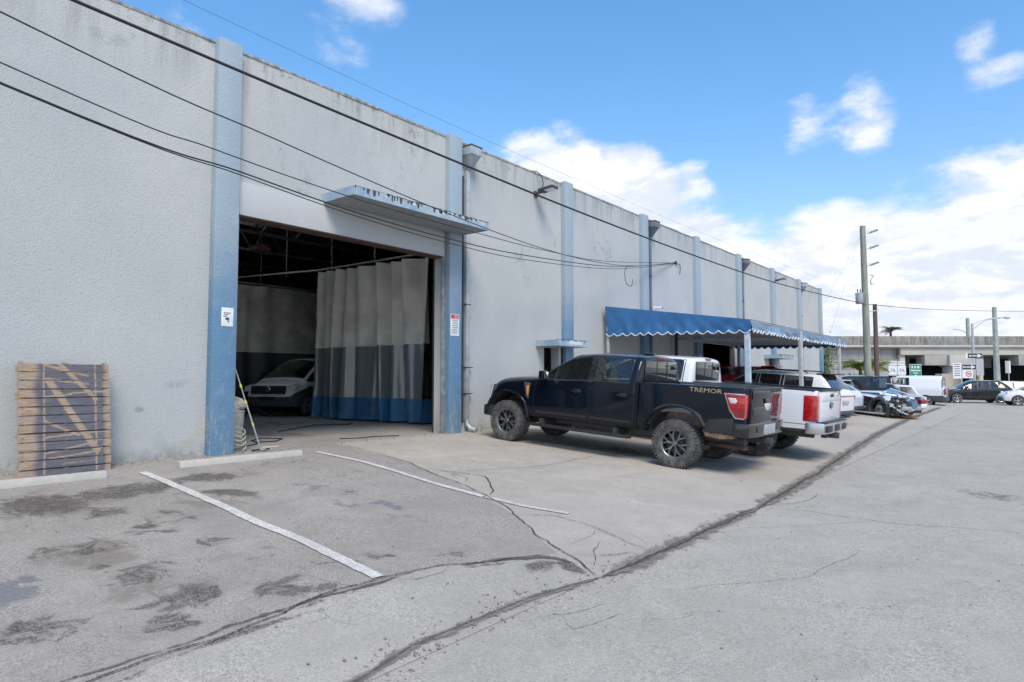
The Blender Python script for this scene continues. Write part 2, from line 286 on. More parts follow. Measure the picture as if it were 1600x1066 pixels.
# ---------------------------------------------------------------- mesh helpers
class MB:
    def __init__(s): s.v = []; s.f = []; s.m = []
    def add(s, vs, fs, mi=0):
        o = len(s.v); s.v += [tuple(v) for v in vs]; s.f += [tuple(i+o for i in f) for f in fs]; s.m += [mi]*len(fs); return s
    def box(s, x0, x1, y0, y1, z0, z1, mi=0):
        return s.add([(x, y, z) for z in (z0, z1) for y in (y0, y1) for x in (x0, x1)],
                     [(0, 2, 3, 1), (4, 5, 7, 6), (0, 1, 5, 4), (2, 6, 7, 3), (0, 4, 6, 2), (1, 3, 7, 5)], mi)
    def tube(s, pts, r, n=8, mi=0, caps=True):
        pts = [Vector(p) for p in pts]; rs = r if isinstance(r, (list, tuple)) else [r]*len(pts); vs = []; fs = []
        up = Vector((0, 0, 1)); t0 = (pts[1]-pts[0]).normalized()
        if abs(t0.dot(up)) > .95: up = Vector((1, 0, 0))
        for i, p in enumerate(pts):
            t = (pts[min(i+1, len(pts)-1)]-pts[max(i-1, 0)]).normalized()
            a = t.cross(up).normalized(); b = a.cross(t).normalized(); up = b
            for k in range(n):
                w = 2*PI*k/n; vs.append(p+(a*math.cos(w)+b*math.sin(w))*rs[i])
        for i in range(len(pts)-1):
            for k in range(n):
                k2 = (k+1) % n; fs.append((i*n+k, i*n+k2, (i+1)*n+k2, (i+1)*n+k))
        if caps: fs.append(tuple(range(n-1, -1, -1))); fs.append(tuple((len(pts)-1)*n+k for k in range(n)))
        return s.add(vs, fs, mi)
    def bar(s, a, b, w, h, mi=0):
        a, b = Vector(a), Vector(b); t = (b-a).normalized(); up = Vector((0, 0, 1))
        if abs(t.z) > .95: up = Vector((0, 1, 0))
        r = t.cross(up).normalized()*w/2; u = r.cross(t).normalized()*h/2
        vs = [p+q for p in (a, b) for q in (-r-u, r-u, r+u, -r+u)]
        return s.add(vs, [(0, 1, 2, 3), (7, 6, 5, 4), (0, 4, 5, 1), (1, 5, 6, 2), (2, 6, 7, 3), (3, 7, 4, 0)], mi)
    def prism(s, poly, axis, a, b, mi=0):
        """poly: 2D points, extruded along axis from a to b"""
        def P(p, h):
            return {'x': (h, p[0], p[1]), 'y': (p[0], h, p[1]), 'z': (p[0], p[1], h)}[axis]
        n = len(poly); vs = [P(p, a) for p in poly]+[P(p, b) for p in poly]
        fs = [tuple(range(n)), tuple(range(2*n-1, n-1, -1))]+[(i, (i+n), (i+1) % n+n, (i+1) % n) for i in range(n)]
        return s.add(vs, fs, mi)
    def lathe(s, prof, axis='y', c=(0, 0, 0), n=32, mi=0, closed=False):
        """prof: (radius, along) pairs"""
        vs = []; fs = []; m = len(prof)
        for k in range(n):
            w = 2*PI*k/n; cw, sw = math.cos(w), math.sin(w)
            for r, h in prof:
                p = {'y': (r*cw, h, r*sw), 'z': (r*cw, r*sw, h), 'x': (h, r*cw, r*sw)}[axis]
                vs.append((p[0]+c[0], p[1]+c[1], p[2]+c[2]))
        rng = m if closed else m-1
        for k in range(n):
            k2 = (k+1) % n
            for i in range(rng):
                j = (i+1) % m; fs.append((k*m+i, k*m+j, k2*m+j, k2*m+i))
        return s.add(vs, fs, mi)
    def build(s, name, mat, parent=None, smooth=False, bevel=0., kind=None, loc=None, segs=2):
        me = bpy.data.meshes.new(name); me.from_pydata(s.v, [], s.f)
        ms = mat if isinstance(mat, (list, tuple)) else [mat]
        for q in ms: me.materials.append(q)
        if len(ms) > 1: me.polygons.foreach_set('material_index', s.m)
        bm = bmesh.new(); bm.from_mesh(me); bmesh.ops.recalc_face_normals(bm, faces=bm.faces)
        if bevel:
            bmesh.ops.remove_doubles(bm, verts=bm.verts, dist=1e-5)
            bmesh.ops.bevel(bm, geom=[e for e in bm.edges if e.is_manifold and e.calc_face_angle(0) > .5], offset=bevel, segments=segs, affect='EDGES', profile=.6)
        bm.to_mesh(me); bm.free()
        if smooth: me.shade_smooth(); 
        if smooth == 'auto' or bevel:
            me.shade_smooth(); me.set_sharp_from_angle(angle=rad(38))
        return link(name, me, parent, kind, loc)
def link(name, me, parent=None, kind=None, loc=None):
    o = bpy.data.objects.new(name, me); COL.objects.link(o)
    if parent is not None: o.parent = parent
    if kind: o['kind'] = kind
    if loc: o.location = loc
    return o
def tag(o, label=None, cat=None, group=None, kind=None):
    if label: o['label'] = label
    if cat: o['category'] = cat
    if group: o['group'] = group
    if kind: o['kind'] = kind
    return o
def thing(name, label, cat, loc=(0, 0, 0), rz=0., group=None, pitch=0.):
    o = bpy.data.objects.new(name, None); COL.objects.link(o); o.empty_display_size = .2
    o.location = loc; o.rotation_euler = (0, -pitch, rz); return tag(o, label, cat, group)
def dup(o, parent=None, loc=None, rz=None):
    c = o.copy(); COL.objects.link(c); c.parent = parent
    if loc is not None: c.location = loc
    if rz is not None: c.rotation_euler = (c.rotation_euler[0], c.rotation_euler[1], rz)
    for ch in list(o.children): dup(ch, c)
    return c
def rbox(name, mat, parent, x0, x1, y0, y1, z0, z1, bev=.02, **k):
    return MB().box(x0, x1, y0, y1, z0, z1).build(name, mat, parent, bevel=bev, **k)
def text_mesh(txt, size, extrude=.001):
    cu = bpy.data.curves.new('lettering', 'FONT'); cu.body = txt; cu.size = size; cu.extrude = extrude; cu.align_x = 'CENTER'; cu.align_y = 'CENTER'
    cu.resolution_u = 2
    o = bpy.data.objects.new('lettering', cu); COL.objects.link(o)
    dg = bpy.context.evaluated_depsgraph_get(); me = bpy.data.meshes.new_from_object(o.evaluated_get(dg))
    bpy.data.objects.remove(o); me.materials.clear(); return me
def text_on(name, txt, size, mat, parent, M, sx=1.):
    me = text_mesh(txt, size); me.materials.append(mat)
    for v in me.vertices: v.co.x *= sx
    me.transform(M); return link(name, me, parent)
# ---------------------------------------------------------------- vehicles
def ring(hw, zb, belt, zst, wst, zre, wr, ztop):
    d = belt-zb
    return [(0, zb), (.70*hw, zb), (hw-.055, zb+.015), (hw-.020, zb+.17*d), (hw-.012, zb+.46*d), (hw, zb+.82*d), (hw-.035, belt),
            (wst, zst), (wr, zre), (wr*.52, ztop-.012), (0, ztop)]
def loft(xs, rings, labels, mats, sub=2, ring_crease=None, cap_label=0, cut=None, st_crease=None, lbl_crease=.75):
    """closed loft; labels(xmid, j) -> material index; cut: list of (x, z, r, y0) wheel wells"""
    n = len(rings[0]); vs = []; fs = []; ms = []
    for x, r in zip(xs, rings):
        for (y, z) in r: vs.append((x, y, z))
        for (y, z) in reversed(r[1:-1]): vs.append((x, -y, z))
    m = 2*n-2
    def jj(k): return k if k < n-1 else m-1-k
    for i in range(len(xs)-1):
        for k in range(m):
            k2 = (k+1) % m; fs.append((i*m+k, i*m+k2, (i+1)*m+k2, (i+1)*m+k)); ms.append(labels((xs[i]+xs[i+1])/2, jj(k)))
    for i, fl in ((0, True), (len(xs)-1, False)):
        for j in range(n-1):
            a = i*m+j; b = i*m+j+1; c = i*m+(m-j-1) % m; d = i*m+(m-j) % m
            if j == 0: q = (a, b, c)
            elif j == n-2: q = (a, b, d)
            else: q = (a, b, c, d)
            if j == n-2: q = (a, i*m+n-1, i*m+(m-j) % m)
            fs.append(q if not fl else tuple(reversed(q))); ms.append(cap_label if not callable(cap_label) else cap_label(i != 0, j))
    me = bpy.data.meshes.new('shell'); me.from_pydata(vs, [], fs)
    for q in mats: me.materials.append(q)
    me.polygons.foreach_set('material_index', ms)
    bm = bmesh.new(); bm.from_mesh(me)
    bmesh.ops.recalc_face_normals(bm, faces=bm.faces)
    cl = bm.edges.layers.float.get('crease_edge') or bm.edges.layers.float.new('crease_edge')
    bm.verts.ensure_lookup_table()
    for e in bm.edges:
        lf = e.link_faces; c = 0
        if len(lf) == 2 and lf[0].material_index != lf[1].material_index: c = lbl_crease
        a, b = e.verts[0].index, e.verts[1].index
        ia, ib, ka, kb = a//m, b//m, a % m, b % m
        if ring_crease and ka == kb and ia != ib:
            j = ka if ka < n else m-ka
            c = max(c, ring_crease.get(j, 0))
        if ia == ib and ia in (0, len(xs)-1) and abs(ka-kb) in (1, m-1): c = max(c, .35)
        if st_crease and ia == ib and ia in st_crease: c = max(c, st_crease[ia])
        e[cl] = c
    vl = bm.verts.layers.float.get('crease_vert') or bm.verts.layers.float.new('crease_vert')
    for v in bm.verts:
        ks = set()
        for e in v.link_edges:
            lf = e.link_faces
            if len(lf) == 2 and lf[0].material_index != lf[1].material_index and {lf[0].material_index, lf[1].material_index} & {1, 2, 3, len(mats)-2}:
                ks.add(e.verts[0].index//m == e.verts[1].index//m)
        if len(ks) == 2: v[vl] = .8
    bm.to_mesh(me); bm.free()
    o = bpy.data.objects.new('shell', me); COL.objects.link(o)
    sm = o.modifiers.new('s', 'SUBSURF'); sm.levels = sub; sm.render_levels = sub
    tmp = []
    if cut:
        cb = MB()
        for (x, z, r, y0) in cut:
            for sg in (1, -1):
                q = MB(); prof = [(0, sg*y0), (r, sg*y0), (r, sg*1.6), (0, sg*1.6)]
                # axis cylinder
                nn = 40; v = []; f = []
                for k in range(nn):
                    w = 2*PI*k/nn; v.append((x+r*math.cos(w), sg*y0, z+r*math.sin(w))); v.append((x+r*math.cos(w), sg*1.6, z+r*math.sin(w)))
                for k in range(nn): f.append((2*k, 2*k+1, 2*((k+1) % nn)+1, 2*((k+1) % nn)))
                f.append(tuple(2*k for k in range(nn))); f.append(tuple(2*k+1 for k in range(nn-1, -1, -1)))
                cb.add(v, f)
        c = cb.build('cutter', mats, None); 
        li = len(mats)-1
        c.data.polygons.foreach_set('material_index', [li]*len(c.data.polygons)); tmp.append(c)
        bo = o.modifiers.new('b', 'BOOLEAN'); bo.operation = 'DIFFERENCE'; bo.object = c; bo.solver = 'EXACT'
    bpy.context.view_layer.update()
    dg = bpy.context.evaluated_depsgraph_get(); out = bpy.data.meshes.new_from_object(o.evaluated_get(dg))
    bpy.data.objects.remove(o)
    if cut:
        zb_ = min(z for r in rings for (y, z) in r)-.004; b3 = bmesh.new(); b3.from_mesh(out)
        bmesh.ops.delete(b3, geom=[f for f in b3.faces if f.material_index == len(mats)-1 and f.calc_center_median().z < zb_], context='FACES'); b3.to_mesh(out); b3.free()
    for c in tmp: bpy.data.objects.remove(c)
    return out
def split(me, names, mats, parent, smooth=40):
    """one object per material index; names[i] None = drop"""
    out = {}
    for i, nme in enumerate(names):
        if nme is None: continue
        bm = bmesh.new(); bm.from_mesh(me)
        bmesh.ops.delete(bm, geom=[f for f in bm.faces if f.material_index != i], context='FACES')
        if not bm.faces: bm.free(); continue
        for f in bm.faces: f.material_index = 0
        # separate left and right pieces of doors and side windows
        sides = [None]
        if nme.endswith('!'): sides = [1, -1]
        for sd_ in sides:
            b2 = bm.copy()
            if sd_: bmesh.ops.delete(b2, geom=[f for f in b2.faces if f.calc_center_median().y*sd_ < 0], context='FACES')
            if b2.faces:
                mm = bpy.data.meshes.new(nme.strip('!')); b2.to_mesh(mm); mm.materials.append(mats[i]); mm.shade_smooth(); mm.set_sharp_from_angle(angle=rad(smooth))
                out[(nme, sd_)] = link(nme.strip('!'), mm, parent)
            b2.free()
        bm.free()
    return out
def bvh_of(me):
    return BVHTree.FromPolygons([v.co.copy() for v in me.vertices], [tuple(p.vertices) for p in me.polygons])
def cast(bvh, x, z, side):
    h = bvh.ray_cast(Vector((x, side*3, z)), Vector((0, -side, 0)))
    return h[0].y if h[0] is not None else None
def dens(pts, st=.05):
    out = []
    for a, b in zip(pts, pts[1:]):
        n = max(1, int(math.hypot(b[0]-a[0], b[1]-a[1])/st))
        out += [(a[0]+(b[0]-a[0])*k/n, a[1]+(b[1]-a[1])*k/n) for k in range(n)]
    return out+[pts[-1]]
def strip(name, bvh, pts, side, w, mat, parent, off=.003, th=0.):
    """a ribbon laid on the body side along (x,z) points"""
    p = dens(pts); vs = []; fs = []; y0 = None
    for i, (x, z) in enumerate(p):
        a = p[max(0, i-1)]; b = p[min(len(p)-1, i+1)]; t = Vector((b[0]-a[0], b[1]-a[1])).normalized(); nx, nz = -t.y*w/2, t.x*w/2
        y = cast(bvh, x, z, side)
        if y is None: y = y0 if y0 is not None else side*1.0
        y0 = y
        for s2 in (1, -1):
            yy = cast(bvh, x+nx*s2, z+nz*s2, side); yy = y if yy is None or abs(yy-y) > .04 else yy
            vs.append((x+nx*s2, yy+side*(off+th), z+nz*s2))
        for s2 in (1, -1): vs.append((x+nx*s2, y-side*.01, z+nz*s2))
    for i in range(len(p)-1):
        o = i*4; q = o+4
        fs += [(o, o+1, q+1, q), (o, q, q+2, o+2), (o+1, o+3, q+3, q+1)]
    return MB().add(vs, fs).build(name, mat, parent, smooth=False)
def arch(name, mat, parent, x, z, r, y, side, a0=-25, a1=205, w=.09, d=.05, sq=0.):
    """a wheel-arch flare: band swept round the well"""
    vs = []; fs = []; n = 26; prof = [(0, -.12), (0, .3*d), (.25*w, d), (.8*w, d*.8), (w, 0), (w, -.12)]
    for k in range(n+1):
        t = rad(a0+(a1-a0)*k/n); ct, st = math.cos(t), math.sin(t)
        q = 1+sq*(abs(math.sin(2*t))**1.5)*.5
        for (dr, dy) in prof: vs.append((x+(r*q+dr)*ct, side*(y+dy), z+(r*q+dr)*st))
    m = len(prof)
    for k in range(n):
        for i in range(m-1): fs.append((k*m+i, k*m+i+1, (k+1)*m+i+1, (k+1)*m+i))
    return MB().add(vs, fs).build(name, mat, parent, smooth='auto')
def wheel_proto(R, w, rim, spokes, rimmat, lugs=0, style='double', cap=None):
    """wheel centred at the origin, outer face towards +y; returns an unlinked-parent wheel part"""
    hub = MB().lathe([(.001, w*.1), (rim*.8, w*.1), (rim*.97, -w*.45), (rim*.97, w*.40)], n=28)
    hub.lathe([(.001, w*.2), (rim*.62, w*.2), (rim*.62, w*.12), (.001, w*.12)], n=24)
    ho = hub.build('wheel', MA['darkmetal'], None, smooth='auto')
    b = MB(); hw = w/2
    b.lathe([(rim*.98, -hw*.8), (rim*1.0, -hw), (rim*1.18, -hw*1.06), (R*.93, -hw*1.0), (R*.985, -hw*.8), (R, -hw*.4), (R, hw*.4), (R*.985, hw*.8), (R*.93, hw), (rim*1.18, hw*1.06), (rim*1.0, hw*.98), (rim*.98, hw*.8)], n=56)
    if lugs:
        for k in range(lugs):
            for row, sgn in ((0, 1), (1, -1)):
                a = 2*PI*(k+.5*row)/lugs; q = MB()
                q.box(R*.975, R*1.018, sgn*hw*.18, sgn*hw*1.02, -R*.048, R*.048) if sgn > 0 else q.box(R*.975, R*1.018, -hw*1.02, -hw*.18, -R*.048, R*.048)
                ca, sa = math.cos(a), math.sin(a)
                b.add([(x*ca-z*sa, y, x*sa+z*ca) for x, y, z in q.v], q.f)
                q = MB().box(R*.87, R*.985, sgn*hw*.95, sgn*hw*1.05, -R*.03, R*.03)
                b.add([(x*ca-z*sa, y, x*sa+z*ca) for x, y, z in q.v], q.f)
    ty = b.build('tyre', MA['tyre'], ho, smooth='auto')
    r = MB(); r.lathe([(rim*.99, hw*.30), (rim*1.035, hw*.92), (rim*1.0, hw*.97), (rim*.93, hw*.88), (rim*.90, hw*.3)], n=40)
    yo = hw*.72
    for k in range(spokes):
        a = 2*PI*k/spokes+.2
        offs = (-.26, .26) if style == 'double' else (0,)
        for d in offs:
            a2 = a+d*(1 if style != 'double' else 1)
            p0 = (rim*.20*math.cos(a), yo-.01, rim*.20*math.sin(a)); p1 = (rim*.58*math.cos(a+d*.35), yo+.012, rim*.58*math.sin(a+d*.35)); p2 = (rim*.95*math.cos(a2), yo+.0, rim*.95*math.sin(a2))
            wd = rim*(.115 if style == 'double' else (.26 if style == 'star' else .42))
            for p, q in ((p0, p1), (p1, p2)):
                P_, Q_ = Vector(p), Vector(q); t = (Q_-P_).normalized(); s_ = Vector((-t.z, 0, t.x))*wd/2; u = Vector((0, .018, 0))
                r.add([P_-s_-u, P_+s_-u, P_+s_*.8+u, P_-s_*.8+u, Q_-s_-u, Q_+s_-u, Q_+s_*.8+u, Q_-s_*.8+u], [(0, 1, 2, 3), (7, 6, 5, 4), (0, 4, 5, 1), (1, 5, 6, 2), (2, 6, 7, 3), (3, 7, 4, 0)])
    r.lathe([(.001, yo+.035), (rim*.16, yo+.03), (rim*.24, yo), (rim*.24, yo-.06)], n=20)
    for k in range(6):
        a = 2*PI*k/6; r.lathe([(.001, yo+.03), (.011, yo+.03), (.012, yo)], c=(rim*.19*math.cos(a), 0.004, rim*.19*math.sin(a)), n=8)
    r.build('rim', rimmat, ho, smooth='auto')
    return ho
def put_wheels(root, proto, pos):
    """pos: (x, y, z); y sign gives the side; first use keeps the prototype"""
    for i, (x, y, z) in enumerate(pos):
        w = proto if i == 0 else dup(proto, root)
        w.parent = root; w.location = (x, y, z); w.rotation_euler = (0, 0, 0 if y > 0 else PI)
def car(root, T, mats, glass, ws, rw, doors, paintm, wheels, R, sub=2, wells=None, clad=None, glassm_=None, ws_m=None, zcut=None, interior=True, ringc=None, rear_paint=None, wellr=1.22, lblc=.75):
    """T: station table; glass: side-glass x ranges; ws/rw: windscreen and rear window ranges; doors: (x0,x1,name)"""
    names = ['body', 'side_window!', 'windscreen', 'rear_window']; ml = [paintm, glassm_ or MA['glass'], ws_m or MA['glassclear'], MA['glassback']]; gf = 3+len(doors)+(1 if clad else 0)+1
    for (a, b_, nme) in doors: names.append(nme+'!'); ml.append(paintm)
    if clad: names.append('lower_cladding'); ml.append(clad[1])
    names.append('front_side_window!'); ml.append(MA['glassclear'])
    names.append('wheel_well!'); ml.append(MA['liner'])
    def lab(x, j):
        if j == 6:
            for a, b_ in glass:
                if a < x < b_: return gf if (a, b_) == glass[-1] and len(glass) > 1 else 1
        if j in (8, 9):
            if ws and ws[0] < x < ws[1]: return 2
            if rw and rw[0] < x < rw[1]: return 3
        if clad and j <= clad[0]: return 4+len(doors)
        if j in (2, 3, 4, 5):
            for q, (a, b_, _) in enumerate(doors):
                if a < x < b_: return 4+q
        return 0
    rings_ = [ring(*t[1:]) for t in T]; xs = [t[0] for t in T]
    cl = (lambda end, j: (4+len(doors)) if (clad and j <= clad[0]) else 0)
    me = loft(xs, rings_, lab, ml, sub=sub, ring_crease=ringc or {2: .5, 6: .35, 8: .2}, cut=wells or [(x, z, R*wellr, .45) for (x, y, z) in wheels if y > 0], cap_label=cl, lbl_crease=lblc)
    bv = bvh_of(me)
    objs = split(me, names, ml, root)
    return bv, objs, me
def seams(bv, root, lines, mat, w=.012, sides=(1, -1), name='panel_gap'):
    for ln in lines:
        for s_ in sides: strip(name, bv, ln, s_, w, mat, root)
def cabin(root, x0, x1, w, zf, rows, zseat=.55, ztop=1.25):
    """seats, dashboard and steering wheel seen through the glass"""
    for x in rows:
        for y in (-w*.45, w*.45):
            s_ = MB().box(x, x+.48, y-.24, y+.24, zf, zf+.16).box(x-.12, x+.02, y-.24, y+.24, zf+.12, ztop-.18).box(x-.12, x-.02, y-.13, y+.13, ztop-.15, ztop+.05)
            s_.build('seat', MA['seat'], root, bevel=.03)
    d = MB().box(x1-.45, x1, -w*.9, w*.9, zf+.35, zf+.52).build('dashboard', MA['seat'], root, bevel=.04)
    b = MB(); pts = [(x1-.55+.05*math.sin(a), w*.45+.18*math.cos(a), zf+.55+.17*math.sin(a)) for a in [2*PI*k/16 for k in range(17)]]
    b.tube(pts, .014, 6).build('steering_wheel', MA['black'], root)
# ---------------------------------------------------------------- ground
WX, EX, SL = -10.3, -3.0, .068
def gz(x): return 0. if x > EX else SL*(EX-x)
PITCH = math.atan(SL)
MA['road'] = ground_mat('sun_bleached_asphalt', (.392, .366, .322), (.346, .323, .284), (.418, .391, .346), blotch=.6, grain=.55,
    stains=[(-.53, 11.9, .5, .9, 30, .55), (-2.6, 3.9, .35, .8, 10, .30), (-1.9, 7.0, .3, .8, 10, .22), (1.4, 6.5, .5, 1.2, 10, .2), (-1.3, 14, .22, 13, -4, .22), (.3, 16, .22, 14, -4, .20), (2.4, 15, .3, 12, 0, .18), (-2.5, 20, .5, 3, 0, .35), (-3.0, 27, .8, 3, 0, .4)])
MA['lot'] = ground_mat('oily_parking_asphalt', (.318, .295, .262), (.257, .238, .212), (.353, .328, .293), blotch=.8, grain=.6,
    stains=[(-8.3, 2.45, .8, .55, 0, .85), (-8.45, 3.35, .55, .85, 10, .9), (-8.7, 4.4, .45, .65, 0, .9), (-7.7, 4.2, .5, .3, 30, .8), (-6.5, 2.15, .55, .5, 0, .6),
            (-5.5, 2.3, .35, .45, 40, .66), (-4.55, 2.85, .35, .32, 20, .72), (-4.85, 2.35, .3, .38, 60, .78), (-4.5, 2.08, .22, .3, 0, .72), (-4.9, 1.45, .4, .4, 0, .62),
            (-5.97, 3.1, .3, .35, 0, .6), (-5.35, 3.17, .3, .25, 0, .5), (-7.6, 2.8, .35, .35, 0, .65), (-6.9, 5.3, .5, .35, 0, .35), (-9.1, 6.0, .5, 1.2, 0, .42), (-7.5, 5.8, .6, .8, 0, .3),
            (-7.0, 3.2, .5, .6, 0, .5), (-4.6, 4.04, 0.09, 0.06, 21, 0.66), (-5.89, 2.12, 0.2, 0.14, 74, 0.64), (-4.4, 3.12, 0.24, 0.18, 65, 0.73), (-6.45, 2.53, 0.13, 0.06, 3, 0.53), (-4.71, 3.92, 0.16, 0.18, 21, 0.6), (-7.84, 1.27, 0.15, 0.07, 65, 0.53), (-6.59, 2.88, 0.28, 0.12, 53, 0.66), (-4.82, 3.49, 0.24, 0.1, 57, 0.46), (-5.51, 3.35, 0.17, 0.13, 62, 0.5), (-6.66, 2.75, 0.24, 0.15, 58, 0.71), (-6.83, 2.9, 0.26, 0.16, 62, 0.63), (-4.67, 3.64, 0.25, 0.18, 78, 0.49), (-4.8, 2.13, 0.27, 0.16, 64, 0.6), (-6.62, 3.05, 0.16, 0.16, 62, 0.58), (-4.7, 3.07, 0.1, 0.17, 1, 0.72), (-8.04, 3.43, 0.09, 0.15, 34, 0.61), (-4.3, 4.6, .3, .6, 0, .35), (-6.0, 1.2, .6, .5, 0, .5)],
    red=[(-5.75, 1.5, .45, .35, 20, .62), (-6.1, .9, .6, .45, 20, .66), (-5.9, 5.1, 1.1, .6, 10, .40), (-7.4, 5.0, .8, .5, 10, .38)],
    brown=[(-8.3, 2.6, 1.1, .9, 0, .55), (-6.3, 2.2, .6, .6, 0, .6), (-7.6, 3.9, .9, .7, 0, .5), (-5.2, 2.3, .5, .5, 0, .5), (-4.7, 2.9, .4, .5, 0, .4), (-8.6, 5.2, .5, 1.2, 0, .35)])
MA['apron'] = ground_mat('worn_concrete_slab', (.41, .378, .328), (.345, .318, .277), (.445, .412, .36), blotch=.45, grain=.25,
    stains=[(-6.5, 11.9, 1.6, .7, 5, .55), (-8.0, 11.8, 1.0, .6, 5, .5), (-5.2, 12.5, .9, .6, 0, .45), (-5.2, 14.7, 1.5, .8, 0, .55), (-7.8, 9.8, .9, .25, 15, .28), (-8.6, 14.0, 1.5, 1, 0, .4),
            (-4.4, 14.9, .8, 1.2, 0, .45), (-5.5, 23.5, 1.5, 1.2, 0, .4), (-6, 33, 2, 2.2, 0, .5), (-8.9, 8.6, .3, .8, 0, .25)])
MA['gutter'] = ground_mat('gutter_concrete', (.39, .365, .322), (.325, .304, .27), (.42, .394, .35), blotch=.5, grain=.5,
    stains=[(-3.3, 5.05, .35, .2, -35, .95), (-3.52, 4.85, .2, .3, 10, .8), (-4.05, 2.3, .08, .7, 0, .9), (-4.1, 1.45, .25, .35, 0, .95), (-4.15, 3.0, .07, .8, 0, .6), (-3.9, 4.4, .08, .6, -25, .6)])
def sheet(name, poly, mat, k=1, flat=False, parent=None, kind='structure'):
    b = MB(); vs = [(x, y, (0 if flat else gz(x))+.004*k) for x, y in poly]
    b.add(vs, [tuple(range(len(vs)))]); return b.build(name, mat, parent, kind=kind)
g = MB(); g.add([(-400, -120, 0), (400, -120, 0), (400, 900, 0), (-400, 900, 0)], [(0, 1, 2, 3)])
road = g.build('road', MA['road'], None, kind='structure')
sheet('parking_lot', [(WX, -30), (-3.9, -30), (-3.92, 1.4), (-4.08, 2.2), (-4.2, 3.2), (-4.12, 4.1), (-3.85, 4.6), (-3.63, 5.25), (-4.88, 6.12), (-5.6, 6.5), (-6.9, 7.02), (-8.1, 7.42), (WX, 7.62)], MA['lot'])
sheet('gutter_strip', [(-3.9, -30), (EX, -30), (EX, 4.2), (-2.99, 4.93), (-3.63, 5.25), (-3.85, 4.6), (-4.12, 4.1), (-4.2, 3.2), (-4.08, 2.2), (-3.92, 1.4)], MA['gutter'])
apron = sheet('concrete_apron', [(WX, 7.62), (-8.1, 7.42), (-6.9, 7.02), (-5.6, 6.5), (-4.88, 6.12), (-3.63, 5.25), (-2.99, 4.93), (EX, 8.8), (EX, 44), (WX, 44)], MA['apron'])
ov = [(EX+.02, 8.5), (-3.1, 12.7), (-3.42, 16.9), (-3.75, 23), (-4.1, 31), (-4.3, 44), (EX+.02, 44)]
sheet('road_shoulder', ov, MA['road'], 2)
w_ = MB().add([(WX-20, 44, gz(WX)+.004), (EX, 44, .004), (EX, 50, .003), (WX-20, 50, .003), (WX, 44, gz(WX)+.004)], [(4, 1, 2, 3), (0, 4, 3)])
w_.build('apron_ramp', MA['road'], None, kind='structure')
# slab joints, cracks and crumbled edges: narrow raised-edge ribbons lying in the paving
def ribbon(name, pts, w, mat, lift=.010, jit=.5, st=.05, edge=0., kind=None, parent=None, seed=0):
    rr = random.Random(seed+len(pts)*13+int(w*1000)); P = []; rag = mat.name.startswith(('open_', 'crumbled', 'damp')); wd = w*(3.2 if mat.name.startswith('open_') else 1)
    for a, b in zip(pts, pts[1:]):
        n = max(1, int(math.dist(a, b)/st)); P += [(a[0]+(b[0]-a[0])*k/n, a[1]+(b[1]-a[1])*k/n) for k in range(n)]
    P.append(pts[-1]); n = len(P)
    for _ in range(3): P = [P[0]]+[((P[i-1][0]+P[i+1][0]+2*P[i][0])/4, (P[i-1][1]+P[i+1][1]+2*P[i][1])/4) for i in range(1, n-1)]+[P[-1]]
    vs = []; cs = []; wob = 0; wv = 0
    for i, p in enumerate(P):
        a, b = P[max(0, i-1)], P[min(n-1, i+1)]; t = Vector((b[0]-a[0], b[1]-a[1])).normalized(); wv = wv*.6+rr.uniform(-1, 1)*(.008 if rag else .002); wob = wob*.9+wv*(jit if jit > .15 else .4)
        tp = min(1, (i+.5)/8, (n-.5-i)/8) if (n > 8 and rag) else 1
        for s in (1, 0, -1):
            h = wd/2*tp*(1+rr.uniform(-.1, .1)); x = p[0]-t.y*(h*s+wob); y = p[1]+t.x*(h*s+wob); vs.append((x, y, gz(x)+lift)); cs.append(1.-abs(s))
    fs = []
    for i in range(n-1): fs += [(3*i, 3*i+1, 3*i+4, 3*i+3), (3*i+1, 3*i+2, 3*i+5, 3*i+4)]
    o = MB().add(vs, fs).build(name, mat, parent, kind=kind); ca = o.data.color_attributes.new('across', 'FLOAT_COLOR', 'POINT')
    for k, v in enumerate(cs): ca.data[k].color = (v, v, v, 1)
    return o
cr = MA['crack']
